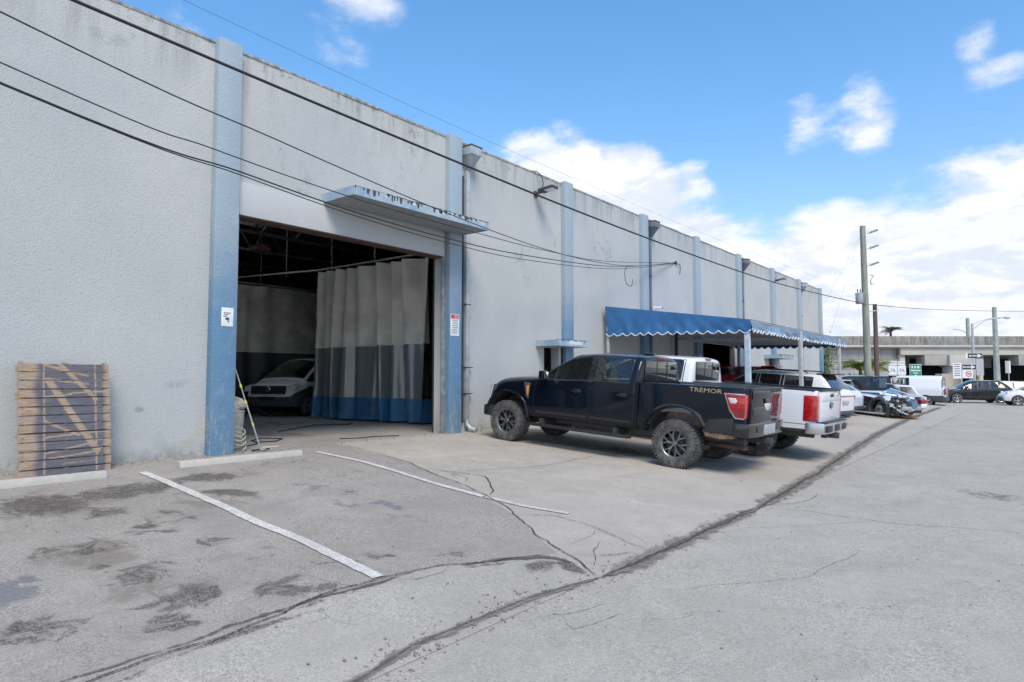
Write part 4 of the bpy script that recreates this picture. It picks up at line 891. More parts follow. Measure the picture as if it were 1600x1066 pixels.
    # tailgate
    tg = MB().box(-1.245, -1.18, -.80, .80, .87, 1.475).build('tailgate', P, t, bevel=.022)
    MB().box(-1.262, -1.24, -.79, .79, 1.30, 1.44).build('gate_panel', P, tg, bevel=.012); MB().box(-1.255, -1.24, -.72, .72, 1.02, 1.16).build('gate_panel', MA['blackgloss'], tg, bevel=.006)
    MB().box(-1.275, -1.25, -.16, .16, 1.22, 1.30).build('gate_handle', MA['blackgloss'], tg, bevel=.01)
    bdg = MB().lathe([(.001, -1.272), (.085, -1.272), (.10, -1.262), (.10, -1.25)], axis='x', c=(0, 0, 1.19), n=24); bdg.v = [(v[0], v[1]*1.6-.05*0, v[2]) for v in bdg.v]
    bdg.build('badge', MA['lens'], tg, smooth='auto')
    MB().box(-1.30, -1.20, -.80, .80, 1.455, 1.492).build('gate_cap', MA['dgrey'], tg, bevel=.014)
    # rear bumper
    rb = MB(); pl = [(-1.02, 1.0), (-1.16, .99), (-1.26, .93), (-1.30, .55), (-1.30, -.55), (-1.26, -.93), (-1.16, -.99), (-1.02, -1.0), (-1.02, -.8), (-1.10, -.6), (-1.10, .6), (-1.02, .8)]
    rb.prism(pl, 'z', .66, .90); rbo = rb.build('rear_bumper', MA['blackgloss'], t, bevel=.022)
    MB().box(-1.318, -1.29, -.30, .30, .69, .86).build('plate_recess', MA['metalgrey'], rbo, bevel=.012)
    for s in (1, -1): MB().box(-1.312, -1.28, min(s*.38, s*.62), max(s*.38, s*.62), .74, .84).build('bumper_step', MA['dgrey'], rbo, bevel=.01)
    MB().box(-1.36, -1.15, -.05, .05, .52, .62).build('tow_hitch', MA['darkmetal'], t, bevel=.01)
    MB().tube([(-.2, .5, .45), (-.9, .62, .46), (-1.15, .66, .46)], .04, 10).build('exhaust_pipe', MA['rust'], t, smooth=True)
    # cab back window, third lamp, aerial
    MB().box(.775, .812, -.66, .66, 1.455, 1.845).build('rear_window', MA['glassback'], t, bevel=.02)
    for y in (-.22, .22): MB().box(.768, .79, y-.012, y+.012, 1.47, 1.83).build('window_bar', MA['black'], t)
    MB().box(.775, .90, -.15, .15, 1.885, 1.925).build('brake_lamp', MA['red'], t, bevel=.01)
    MB().box(.95, 1.15, -.05, .05, 1.955, 2.0).build('roof_aerial', MA['blackgloss'], t, bevel=.02)
    cabin(t, .95, 3.2, .8, .78, (1.2, 2.15), ztop=1.58)
    gap = pm('shut_line', (.003, .003, .003), .9, var=0)
    for s in (1, -1):
        strip('panel_gap', bv, [(1.80, .62), (1.80, 1.38)], s, .014, gap, t); strip('panel_gap', bv, [(.90, .66), (.87, .95), (.87, 1.40)], s, .012, gap, t)
        strip('panel_gap', bv, [(3.05, 1.33), (3.12, 1.0), (3.14, .60)], s, .014, gap, t); strip('panel_gap', bv, [(3.02, 1.345), (3.6, 1.29), (4.0, 1.22)], s, .010, gap, t)
        MB().box(.768, .815, min(s*.88, s*.965), max(s*.88, s*.965), .62, 1.43).build('cab_gap', gap, t)
    # side lettering
    for s in (-1, 1):
        lt = text_mesh('TREMOR', .105, 0); lt.materials.append(pm('gold_decal', (.40, .29, .17), .4, var=.1))
        lt.transform(Matrix.Scale(1.42, 4, (1, 0, 0)))
        for v in lt.vertices:
            x = -.52+v.co.x*(-s); z = 1.395+v.co.y+.02*v.co.x*0; y = cast(bb, x, z, s) or s
            v.co = Vector((x, y+s*.004, z))
        link('lettering', lt, t)
    wp = wheel_proto(R_, .29, .245, 6, MA['alu'], 44); put_wheels(t, wp, [(0, .86, R_), (0, -.86, R_), (fx, .85, R_), (fx, -.85, R_)])
    return t
black_pickup()
def white_pickup():
    R_ = .42; t = thing('pickup_truck', 'white four-door pickup with tall red tail lamps beside the black pickup', 'pickup truck', (-4.70, 14.78, gz(-4.7)+.004), PI, 'pickups nosed up to the warehouse', PITCH)
    P = MA['pwhite']; fx = 4.6
    T = [(1.38, .97, .62, 1.42, 1.85, .78, 1.90, .66, 1.93), (1.44, .995, .60, 1.43, 1.90, .80, 1.95, .69, 1.985), (1.58, 1.0, .58, 1.43, 1.905, .80, 1.955, .69, 1.995),
         (2.40, 1.0, .58, 1.42, 1.905, .80, 1.96, .69, 2.0), (2.53, 1.0, .58, 1.41, 1.90, .80, 1.955, .69, 1.995), (3.05, 1.0, .58, 1.38, 1.85, .79, 1.91, .68, 1.96),
         (3.40, 1.0, .58, 1.36, 1.62, .83, 1.67, .74, 1.73), (3.70, 1.0, .58, 1.35, 1.43, .88, 1.47, .80, 1.52), (3.85, 1.0, .58, 1.34, 1.40, .89, 1.43, .80, 1.47), (4.50, .99, .58, 1.29, 1.37, .87, 1.40, .76, 1.43), (5.05, .97, .55, 1.18, 1.30, .85, 1.34, .72, 1.36), (5.25, .93, .56, 1.0, 1.12, .82, 1.15, .7, 1.17)]
    bv, ob, me = car(t, T, None, [(1.58, 2.40), (2.53, 3.65)], (3.1, 3.75), None, [(1.46, 2.46, 'rear_door'), (2.46, 3.82, 'front_door')], P, [(fx, .84, R_)], R_, wells=[(fx, .50, .53, .42)], ringc={2: .6, 6: .5, 8: .2})
    def bring(s, zb, zt): return [(0, zb), (.60, zb), (.90*s, zb), (.985*s, zb+.03), (1.0*s, zb+.25), (1.0*s, zb+.5), (.995*s, zt-.12), (.985*s, zt-.02), (.955*s, zt), (.88*s, zt), (.865, zt-.03), (.86, zt-.5), (.80, zt-.53), (0, zt-.53)]
    bx = [-1.24, -1.19, -1.0, -.4, .4, 1.30, 1.355]; br = [bring(.955, .66, 1.425), bring(.985, .64, 1.43), bring(1.0, .63, 1.43), bring(1.0, .62, 1.425), bring(1.0, .60, 1.42), bring(1.0, .60, 1.42), bring(.995, .60, 1.42)]
    me2 = loft(bx, br, lambda x, j: 1 if j >= 9 else 0, [P, MA['dgrey'], MA['liner']], sub=2, ring_crease={3: .5, 7: .8, 9: .8, 12: .8}, cut=[(-.02, .46, .54, .42)], lbl_crease=.9)
    split(me2, ['bed_side', 'bed_liner', 'wheel_well!'], [P, MA['dgrey'], MA['liner']], t); bb = bvh_of(me2)
    MB().box(1.30, 1.44, -.80, .80, .62, 1.40).build('bulkhead', MA['black'], t)
    f = MB(); f.box(-1.1, 4.9, .40, .52, .46, .62); f.box(-1.1, 4.9, -.52, -.40, .46, .62); f.box(-.07, .07, -.75, .75, .36, .48); f.box(-.2, .2, -.16, .16, .24, .54); f.box(.4, 3.2, -.1, .1, .42, .5); f.box(-1.0, -.5, -.35, .35, .48, .62)
    f.build('chassis', MA['darkmetal'], t, bevel=.01)
    gap = pm('shut_line_grey', (.05, .05, .055), .9, var=0)
    for s in (1, -1):
        MB().box(-1.262, -1.0, min(s*.80, s*1.004), max(s*.80, s*1.004), .82, 1.335).build('tail_lamp', MA['red'], t, bevel=.03)
        MB().box(-1.266, -1.06, min(s*.84, s*.97), max(s*.84, s*.97), .86, .98).build('lamp_lower', MA['dred'], t, bevel=.01)
        arch('wheel_arch_lip', P, t, -.02, .46, .53, .985, s, 20, 160, .05, .03)
        strip('panel_gap', bb, [(-.62, .76), (-1.16, .76)], s, .010, gap, t)
        m_ = MB().box(3.45, 3.65, min(s*1.05, s*1.28), max(s*1.05, s*1.28), 1.32, 1.66).build('mirror', MA['black'], t, bevel=.04)
        MB().prism([(-.58, .66), (-1.0, .66), (-1.0, .60), (-.56, .60)], 'y', s*.88, s*.985).build('lower_trim', MA['black'], t, bevel=.006)
        for hx_ in (1.66, 2.75): MB().box(hx_-.12, hx_+.12, min(s*.99, s*1.04), max(s*.99, s*1.04), 1.165, 1.205).build('door_handle', MA['chrome'], t, bevel=.014)
        MB().box(5.05, 5.28, min(s*.62, s*.95), max(s*.62, s*.95), .92, 1.20).build('headlamp', MA['lens'], t, bevel=.03)
        strip('window_frame', bv, [(1.56, 1.42), (1.565, 1.90), (2.46, 1.91), (3.05, 1.86), (3.7, 1.44)], s, .02, MA['black'], t); strip('window_frame', bv, [(2.46, 1.40), (2.46, 1.9)], s, .08, MA['black'], t)
    tg = MB().box(-1.285, -1.22, -.79, .79, .80, 1.43).build('tailgate', P, t, bevel=.025)
    MB().box(-1.298, -1.27, -.76, .76, 1.22, 1.39).build('gate_panel', P, tg, bevel=.02); MB().box(-1.30, -1.28, -.16, .16, 1.29, 1.36).build('gate_handle', MA['black'], tg, bevel=.01)
    bdg = MB().lathe([(.001, -1.308), (.06, -1.308), (.07, -1.30), (.07, -1.28)], axis='x', c=(0, 0, 1.13), n=20); bdg.v = [(v[0], v[1]*1.9, v[2]) for v in bdg.v]; bdg.build('badge', pm('dark_blue_enamel', (.02, .03, .09), .2, coat=1, var=0), tg, smooth='auto')
    MB().box(-1.30, -1.18, -.80, .80, 1.415, 1.445).build('gate_cap', MA['black'], tg, bevel=.01)
    MB().prism([(-.4, 1.425), (1.3, 1.425), (1.3, 1.445), (-1.2, 1.452), (-1.2, 1.43)], 'y', .86, .985).build('rail_cap', MA['black'], t, bevel=.004); MB().prism([(-.4, 1.425), (1.3, 1.425), (1.3, 1.445), (-1.2, 1.452), (-1.2, 1.43)], 'y', -.985, -.86).build('rail_cap', MA['black'], t, bevel=.004)
    rb = MB().prism([(-1.05, 1.0), (-1.22, .99), (-1.38, .90), (-1.42, .55), (-1.42, -.55), (-1.38, -.90), (-1.22, -.99), (-1.05, -1.0)], 'z', .58, .80).build('rear_bumper', MA['silver'], t, bevel=.025)
    for s in (1, -1): MB().box(-1.432, -1.38, min(s*.42, s*.80), max(s*.42, s*.80), .62, .745).build('bumper_recess', MA['black'], rb, bevel=.01)
    MB().box(-1.43, -1.38, -.2, .2, .62, .75).build('plate_recess', MA['black'], rb, bevel=.01); MB().box(-1.42, -1.0, -.9, .9, .795, .815).build('bumper_tread', MA['black'], rb, bevel=.004)
    MB().box(-1.46, -1.2, -.06, .06, .46, .58).box(-1.3, -1.2, -.35, .35, .47, .54).build('tow_hitch', MA['darkmetal'], t, bevel=.01)
    MB().box(1.355, 1.39, -.68, .68, 1.46, 1.875).build('rear_window', MA['glassback'], t, bevel=.02)
    for y in (-.22, .22): MB().box(1.348, 1.37, y-.012, y+.012, 1.48, 1.86).build('window_bar', MA['black'], t)
    MB().box(1.36, 1.48, -.14, .14, 1.915, 1.955).build('brake_lamp', MA['red'], t, bevel=.01)
    MB().box(1.55, 1.75, -.04, .04, 1.985, 2.03).build('roof_aerial', MA['blackgloss'], t, bevel=.015)
    cabin(t, 1.55, 3.9, .8, .8, (1.8, 2.8), ztop=1.62)
    wp = wheel_proto(R_, .28, .245, 5, MA['silver'], 36, style='star'); put_wheels(t, wp, [(-.02, .86, R_), (-.02, -.86, R_), (fx, .85, R_), (fx, -.85, R_)])
white_pickup()
# ---------------------------------------------------------------- cars
def suv_table(rl, fl, wb, h, hw, belt, roof_r, slope=.45, hoodz=None, gc=.40, nose=.62, rr_=1.0, ws=.85, cow=None):
    """rear overhang, front overhang, wheelbase ..."""
    xr, xf = -rl, wb+fl; cow = cow if cow is not None else wb-.22; hz = hoodz or belt+.02; wt = cow-ws
    b = belt; st = h-.13; re = h-.07
    A = [(xr, hw*.84, gc+.06, b-.26, b-.20, hw*.78, b-.17, hw*.68, b-.14), (xr+.05, hw*.93, gc+.02, b-.12, b-.05, hw*.84, b-.02, hw*.74, b+.02), (xr+.13, hw*.965, gc, b-.01, b+.05, hw*.85, b+.08, hw*.75, b+.12),
         (xr+.13+slope*.55, hw*.985, gc, b+.02, (b+st)/2+.08, hw*.80, (b+re)/2+.12, hw*.70, (b+h)/2+.15), (xr+.13+slope, hw, gc, b+.02, st-.03, hw*.76, re-.01, hw*.66, h-.03), (xr+.30+slope, hw, gc, b+.01, st, hw*.765, re, hw*.67, h-.01),
         (.62*wb/3, hw, gc, b, st+.015, hw*.775, re+.01, hw*.68, h), (.74*wb/3, hw, gc, b, st+.015, hw*.775, re+.01, hw*.68, h), (1.48*wb/3, hw, gc, b-.01, st+.02, hw*.78, re+.015, hw*.68, h+.005), (1.60*wb/3, hw, gc, b-.01, st+.02, hw*.78, re+.015, hw*.68, h+.005),
         (wt-.08, hw, gc, b-.02, st, hw*.78, re, hw*.68, h-.01), (wt+.08, hw, gc, b-.025, st-.06, hw*.785, re-.06, hw*.69, h-.06), ((wt+cow)/2+.05, hw, gc, b-.03, (st+b)/2, hw*.83, (re+hz)/2, hw*.75, (h+hz)/2+.04),
         (cow, hw*.995, gc, b-.035, b+.01, hw*.87, hz+.01, hw*.79, hz+.05), (cow+.16, hw*.99, gc, b-.05, b-.02, hw*.87, hz-.015, hw*.77, hz+.02), (wb+.15, hw*.985, gc, b-.09, b-.05, hw*.86, hz-.045, hw*.75, hz-.01),
         (xf-.28, hw*.95, gc, b-.20, b-.13, hw*.82, hz-.12, hw*.72, hz-.09), (xf-.08, hw*.88, gc+.02, b-.34, b-.26, hw*.75, hz-.24, hw*.66, hz-.22), (xf, hw*.80, gc+.06, b-.45, b-.40, hw*.68, hz-.38, hw*.6, hz-.36)]
    return A, xr, xf, cow, wt
def simple_car(label, cat, loc, rz, paintm, rl, fl, wb, h, hw, belt, R, name='parked_car', slope=.45, q=1, rimm='silver', spokes=5, style='star', clad=None, group=None, sub=2, pitch=0., glass=None, hz=None, gc=.32, rear='suv', roofrail=False, mirror=True, wsl=.85, cow=None, tl=None, hl=True, wsm=None, privacy=False):
    t = thing(name, label, cat, loc, rz, group, pitch)
    A, xr, xf, cow, wt = suv_table(rl, fl, wb, h, hw, belt, 0, slope, hz, gc, ws=wsl, cow=cow)
    k = wb/3; gl = [(xr+.30+slope, .62*k), (.74*k, 1.48*k), (1.60*k, cow-.05)]
    bv, ob, me = car(t, A, None, gl, (wt, cow), (xr+.13, xr+.14+slope), [(.68*k-.02, 1.54*k, 'rear_door'), (1.54*k, cow-.02, 'front_door')], paintm,
                 [(0, hw, R), (wb, hw, R)], R, sub=sub, clad=clad, ringc={2: .5, 6: .4, 8: .2}, wellr=1.17, ws_m=wsm, glassm_=MA['glassback'] if privacy else None)
    for s in (1, -1):
        strip('panel_gap', bv, [(1.54*k, gc+.12), (1.54*k, belt)], s, .012, MA['black'], t); strip('panel_gap', bv, [(cow-.06, gc+.15), (cow-.02, belt-.06)], s, .012, MA['black'], t); strip('panel_gap', bv, [(.50*k, gc+.42), (.64*k, belt)], s, .012, MA['black'], t)
        strip('window_frame', bv, [(xr+.34+slope, belt+.03), (.65*k, belt+.02), (1.54*k, belt+.01), (cow-.08, belt-.01)], s, .024, MA['black'], t)
        for x in (.68*k, 1.54*k): strip('window_frame', bv, [(x, belt+.01), (x, h-.13)], s, .10, MA['black'], t)
        for hx_ in (.88*k, 1.75*k):
            y = cast(bv, hx_, belt-.13, s) or s*hw
            MB().box(hx_-.10, hx_+.10, min(y, y+s*.035), max(y, y+s*.035), belt-.15, belt-.12).build('door_handle', paintm, t, bevel=.01)
        if mirror:
            m_ = MB().box(cow-.42, cow-.26, min(s*(hw+.0), s*(hw+.2)), max(s*(hw+.0), s*(hw+.2)), belt+.02, belt+.18).build('mirror', paintm, t, bevel=.04)
        if hl:
            MB().prism([(xf-.42, belt-.17), (xf-.10, belt-.30), (xf-.06, belt-.40), (xf-.30, belt-.34)], 'y', s*hw*.62, s*hw*.955).build('headlamp', MA['lens'], t, bevel=.02)
        tm = MA['red']
        z0 = belt-.30 if tl is None else tl
        MB().prism([(xr+.03, z0+.15), (xr+.34, z0+.17), (xr+.30, z0+.03), (xr+.03, z0)], 'y', s*hw*.60, s*hw*.972).build('tail_lamp', tm, t, bevel=.02)
        if roofrail: MB().tube([(xr+.55+slope, s*hw*.70, h-.03), (xr+.65+slope, s*hw*.70, h+.02), (wt-.4, s*hw*.70, h+.03), (wt-.2, s*hw*.70, h-.02)], .02, 8).build('roof_rail', MA['black'], t, smooth=True)
    MB().box(xf-.06, xf+.02, -hw*.55, hw*.55, belt-.60, belt-.42).build('grille', MA['black'], t, bevel=.02)
    MB().box(xf-.10, xf+.035, -hw*.72, hw*.72, gc+.02, gc+.13).build('front_bumper', MA['dgrey'], t, bevel=.03)
    MB().box(xr-.03, xr+.12, -hw*.80, hw*.80, gc+.03, gc+.16).build('rear_bumper', MA['dgrey'], t, bevel=.03)
    MB().box(xr+.10+slope*.4, xr+.30+slope, -hw*.62, hw*.62, h-.055, h-.02).build('spoiler', paintm if not roofrail else MA['black'], t, bevel=.012)
    MB().box(.3, wb-.3, -hw*.6, hw*.6, gc-.10, gc+.05).build('underbody', MA['darkmetal'], t)
    if q: cabin(t, 0, cow+.05, hw*.9, gc+.22, (.5*k, 1.55*k), ztop=h-.42)
    wp = wheel_proto(R, .225, R*.64, spokes, MA[rimm], 0, style=style); y = hw-.125
    put_wheels(t, wp, [(0, y, R), (0, -y, R), (wb, y, R), (wb, -y, R)])
    return t, bv
# white SUV behind the white pickup: rear-left corner anchored
phi = rad(9); hd = Vector((-math.cos(phi), math.sin(phi), 0)); lf = Vector((-hd.y, hd.x, 0))
c0 = Vector((-5.20, 23.0, 0))+hd*1.05-lf*.96
du, bvd = simple_car('white three-row SUV with black roof rails under the awning edge', 'suv', (c0.x, c0.y, gz(c0.x)-.02), PI-phi, MA['pwhite2'], 1.08, .95, 3.04, 1.74, .965, 1.10, .385,
    name='parked_car', slope=.42, roofrail=True, pitch=PITCH*.9, style='double', tl=.86, gc=.36)
MB().box(-1.20, -1.02, -.06, .06, .30, .38).box(-1.1, -.9, -.45, .45, .28, .36).build('tow_hitch', MA['darkmetal'], du, bevel=.01)
MB().box(-1.10, -1.04, -.80, .80, .99, 1.02).build('lamp_bar', MA['dred'], du, bevel=.008); MB().box(-1.112, -1.05, -.24, .24, .74, .86).build('plate_recess', MA['metalgrey'], du, bevel=.006)
# red SUV half inside the second bay
simple_car('dark red SUV parked half inside the second bay, under the awning', 'suv', (-8.75, 27.1, .44), PI, MA['pred'], 1.0, .9, 2.86, 1.80, .98, 1.40, .37, slope=.5, roofrail=False, pitch=0.02, sub=2)
# ---------------------------------------------------------------- blue awning
AY0, AY1, AXB, AXF = 17.3, 28.15, -10.15, -5.8
aw = thing('awning', 'long blue vinyl awning with white scalloped edge on grey posts over the parked cars', 'awning', (AXB, AY0, gz(AXB)))
ZB, ZF, ZV = 3.89, 3.25, 2.98
def valance(along, a0, a1, fixed, topz, n, depth=.085, sag=.0, zl=None, zr=None, ax='x'):
    """cloth panel with n scallops on its lower edge; topz(u) gives the upper edge"""
    vs = []; fs = []; edge = []; m = n*8; rr_ = random.Random(n)
    rows = 6
    for i in range(m+1):
        u = i/m; s = a0+(a1-a0)*u; zb = zl+(zr-zl)*u; ph = (i % 8)/8; low = zb-depth*math.sin(PI*ph)
        tp = topz(u)
        for r in range(rows+1):
            v = r/rows; z = tp+(low-tp)*v; w = .024*math.sin(u*23+v*3)*v+.014*math.sin(u*57-v*7)*v+.035*math.sin(u*6+2)*v*v+.012*math.sin(u*91+v*2)*v*v
            p = (s, fixed+w, z) if ax == 'x' else (fixed+w, s, z)
            vs.append(p)
        edge.append(vs[-1])
    for i in range(m):
        for r in range(rows): a = i*(rows+1)+r; fs.append((a, a+1, a+rows+2, a+rows+1))
    return vs, fs, edge
for (nmk, yy) in (('near', AY0), ('far', AY1)):
    vs, fs, edge = valance('x', AXB, AXF, yy, lambda u: ZB+(ZF-ZB)*u, 15, zl=3.06, zr=2.98)
    p = bp(MB().add(vs, fs), 'end_panel', MA['vinyl'], aw, smooth=True)
    bp(MB().tube([Vector(q)+Vector((0, -.008 if nmk == 'near' else .008, 0)) for q in edge], .0135, 5), 'piping', MA['whitetrim'], p, smooth=True)
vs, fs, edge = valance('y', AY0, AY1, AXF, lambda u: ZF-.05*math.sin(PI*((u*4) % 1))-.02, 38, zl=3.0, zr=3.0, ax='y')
p = bp(MB().add(vs, fs), 'front_valance', MA['vinylpale'], aw, smooth=True)
bp(MB().tube([Vector(q)+Vector((.008, 0, 0)) for q in edge], .0135, 5), 'piping', MA['whitetrim'], p, smooth=True)
# roof cloth sagging between the rafters
vs = []; nx, ny = 8, 48
for i in range(nx+1):
    for j in range(ny+1):
        u, v = i/nx, j/ny; vs.append((AXB+(AXF-AXB)*u, AY0+(AY1-AY0)*v, ZB+(ZF-ZB)*u-.03*math.sin(PI*u)*abs(math.sin(PI*v*12))))
fs = [(i*(ny+1)+j, (i+1)*(ny+1)+j, (i+1)*(ny+1)+j+1, i*(ny+1)+j+1) for i in range(nx) for j in range(ny)]
bp(MB().add(vs, fs), 'roof_cloth', MA['vinyl'], aw, smooth=True)
fr = MB(); fr.tube([(AXF-.03, AY0+.03, 3.22), (AXF-.03, AY1-.03, 3.22)], .028, 6); fr.tube([(AXB, AY0+.03, 3.85), (AXB, AY1-.03, 3.85)], .028, 6)
for y in (AY0+.03, AY1-.03): fr.tube([(AXB, y, 3.85), (AXF-.03, y, 3.22)], .028, 6)
bp(fr, 'edge_tube', MA['truss'], aw)
bp(MB().tube([(AXB, 22.55, 3.12), (AXB, AY1-.05, 3.12)], .03, 6), 'edge_tube', MA['truss'], aw)
y = 22.6
while y < AY1-.2:
    t_ = MB(); t_.bar((AXB, y, 3.12), (AXF-.05, y, 3.03), .035, .035).bar((AXB, y, 3.36), (AXF-.05, y, 3.20), .035, .035); x = AXB; s_ = 1
    while x < AXF-.3:
        u = (x-AXB)/(AXF-AXB); u2 = (x+.24-AXB)/(AXF-AXB); lo, hi = 3.12-.09*u, 3.36-.16*u; lo2, hi2 = 3.12-.09*u2, 3.36-.16*u2
        t_.bar((x, y, lo if s_ > 0 else hi), (x+.24, y, hi2 if s_ > 0 else lo2), .016, .016); x += .24; s_ = -s_
    bp(t_, 'truss', MA['truss'], aw); y += .62
for y in (18.6, 19.9, 21.2): bp(MB().bar((AXB, y, 3.80), (AXF-.05, y, 3.20), .04, .04), 'rafter', MA['truss'], aw)
for (x, y, m, w, zt) in ((AXF-.12, 17.05+.35, MA['postblue'], .13, 3.2), (AXF-.02, 22.0, MA['truss'], .11, 3.2), (AXF-.02, 27.2, MA['truss'], .10, 3.2), (AXB+.05, 17.38, MA['truss'], .075, 3.86), (AXB+.05, 22.2, MA['darkmetal'], .10, 3.8), (AXB+.6, 27.0, MA['postblue'], .10, 3.6)):
    bp(MB().box(x-w/2, x+w/2, y-w/2, y+w/2, gz(x)+.004, zt), 'post', m, aw, bevel=.006)
# ---------------------------------------------------------------- wooden pallet
pa = thing('wooden_pallet', 'big wooden pallet with grey overspray and bare diagonal marks leaning against the wall', 'pallet', (-9.93, 3.16, .445))
pa.rotation_euler = (0, -math.atan(.20/1.46), 0)
mw, t, bs_ = nm('pallet_wood'); at_ = N(t, 'ShaderNodeAttribute'); at_.attribute_name = 'spray'
P = objc(t); mp = N(t, 'ShaderNodeMapping'); mp.inputs['Scale'].default_value = (1, .12, 1); L(t, P, mp.inputs[0]); g = NO(t, mp.outputs[0], 55, 6, .65, .6)
oi = N(t, 'ShaderNodeObjectInfo'); rnd = oi.outputs['Random']
wd = MIX(t, MR(t, g, .32, .68), (.25, .175, .115), (.43, .33, .235)); wd = MIX(t, M2(t, 'MULTIPLY', rnd, .35), wd, (.33, .26, .20)); kn = NO(t, P, 9, 3, .5); wd = MIX(t, M2(t, 'MULTIPLY', MR(t, kn, .66, .72), .6), wd, (.12, .07, .04))
gy = MIX(t, MR(t, g, .3, .7), (.085, .085, .10), (.14, .14, .16)); sepc = N(t, 'ShaderNodeSeparateColor'); L(t, at_.outputs['Color'], sepc.inputs[0])
L(t, MIX(t, sepc.outputs[0], wd, gy), bs_.inputs['Base Color']); bs_.inputs['Roughness'].default_value = .8; bump(t, bs_, g, .5, .004)
PW, PH = 1.04, 1.47
segs = [(.26, 0, .26, .97, .010), (.83, 0, .83, .97, .010), (.31, .16, .84, .80, .040), (.43, .01, .83, .33, .026), (.27, .02, .50, .07, .018), (.5, .07, .75, .12, .010), (.27, .145, .55, .175, .013), (.55, .175, .75, .195, .008),
        (.27, .305, .55, .285, .009), (.55, .275, 1, .262, .008), (.27, .66, .84, .63, .010), (.84, .63, 1, .635, .006), (.27, .52, .63, .65, .016), (.27, .80, .84, .72, .011), (.84, .71, 1, .70, .006), (.30, .845, .80, .81, .009), (.83, .785, 1, .775, .006), (.45, .90, .83, .885, .005)]
def spray(u, v):
    d = 9
    for (a, b_, c, e, w) in segs:
        ax_, ay_ = a*PW, b_*PH; bx_, by_ = c*PW, e*PH; px_, py_ = u*PW, v*PH; dx, dy = bx_-ax_, by_-ay_
        tt = max(0, min(1, ((px_-ax_)*dx+(py_-ay_)*dy)/(dx*dx+dy*dy))); q = math.hypot(px_-ax_-dx*tt, py_-ay_-dy*tt)/w; d = min(d, q)
    k = 1. if d > 1.12 else (0. if d < .9 else (d-.9)/.22)
    k *= max(0, min(1, (u-.14-.02*math.sin(v*19))/.07))*max(0, min(1, (.955-u+.01*math.sin(v*23))/.05))
    return k
nb = 13; pit_ = PH/nb; rr = random.Random(12)
for i in range(nb):
    z0 = i*pit_+rr.uniform(.000, .004); z1 = (i+1)*pit_-(.012+rr.uniform(0, .008)); nx, nz = 96, 10; tk = .018; x0 = .055+rr.uniform(-.002, .003)
    ya, yb = -PW/2+rr.uniform(-.008, .008), PW/2+rr.uniform(-.008, .008); vs = []; cs = []
    for a in range(nx+1):
        for c in range(nz+1):
            y = ya+(yb-ya)*a/nx; z = z0+(z1-z0)*c/nz; vs.append((x0+tk, y, z)); cs.append(spray((y+PW/2)/PW, 1-z/PH))
    fs = [(a*(nz+1)+c, (a+1)*(nz+1)+c, (a+1)*(nz+1)+c+1, a*(nz+1)+c+1) for a in range(nx) for c in range(nz)]
    n0 = len(vs)
    for (y, z) in ((ya, z0), (yb, z0), (yb, z1), (ya, z1)): vs.append((x0, y, z)); cs.append(0)
    c00, c10, c11, c01 = 0, nx*(nz+1), nx*(nz+1)+nz, nz
    fs += [(n0, n0+1, n0+2, n0+3), (c00, n0, n0+1, c10), (c01, c11, n0+2, n0+3), (c00, c01, n0+3, n0), (c10, n0+1, n0+2, c11)]
    o = MB().add(vs, fs).build('board', mw, pa)
    ca = o.data.color_attributes.new('spray', 'FLOAT_COLOR', 'POINT')
    for k, v in enumerate(cs): ca.data[k].color = (v, v, v, 1)
def plainwood(o):
    ca = o.data.color_attributes.new('spray', 'FLOAT_COLOR', 'POINT')
    for k in range(len(o.data.vertices)): ca.data[k].color = (0, 0, 0, 1)
for y in (-.50, -.02, .46):
    plainwood(MB().box(-.035, .053, y, y+.04, .0, PH+(.01 if y else 0)).build('stringer', mw, pa))
for z in (.02, .5, 1.0, 1.36): plainwood(MB().box(-.055, -.037, -PW/2, PW/2, z, z+.09).build('back_board', mw, pa))
nl = MA['darkmetal']
for i in range(nb):
    q = MB()
    for y in (-.475, -.49, .475, .005):
        for dz in (.03, .08): q.lathe([(.0005, .0745), (.0035, .0745), (.0035, .07)], axis='x', c=(0, y, i*pit_+dz), n=6)
    tag(q.build('nail_heads', nl, pa), kind='stuff')
# ---------------------------------------------------------------- wheel stops
def wstop(y0, y1, xf, label):
    o = thing('wheel_stop', label, 'wheel stop', (xf, (y0+y1)/2, gz(xf)), 0, 'concrete wheel stops by the wall', -0)
    L_ = (y1-y0)/2; b = MB(); pr = [(-.135, .004), (.0, .004), (-.015, .055), (-.035, .098), (-.105, .098), (-.125, .055)]
    b.prism(pr, 'y', -L_, L_); m = b.build('block', MA['conc'], o, bevel=.008)
    for y in (-L_*.6, L_*.6): MB().lathe([(.001, .100), (.014, .100), (.014, .094)], axis='z', c=(-.07, y, 0), n=10).build('anchor_pin', MA['rust'], o)
    return o
wstop(4.42, 6.40, -9.46, 'pale concrete wheel stop in front of the left blue pilaster')
o = wstop(1.45, 3.44, -9.33, 'pale concrete wheel stop at the foot of the wooden pallet')
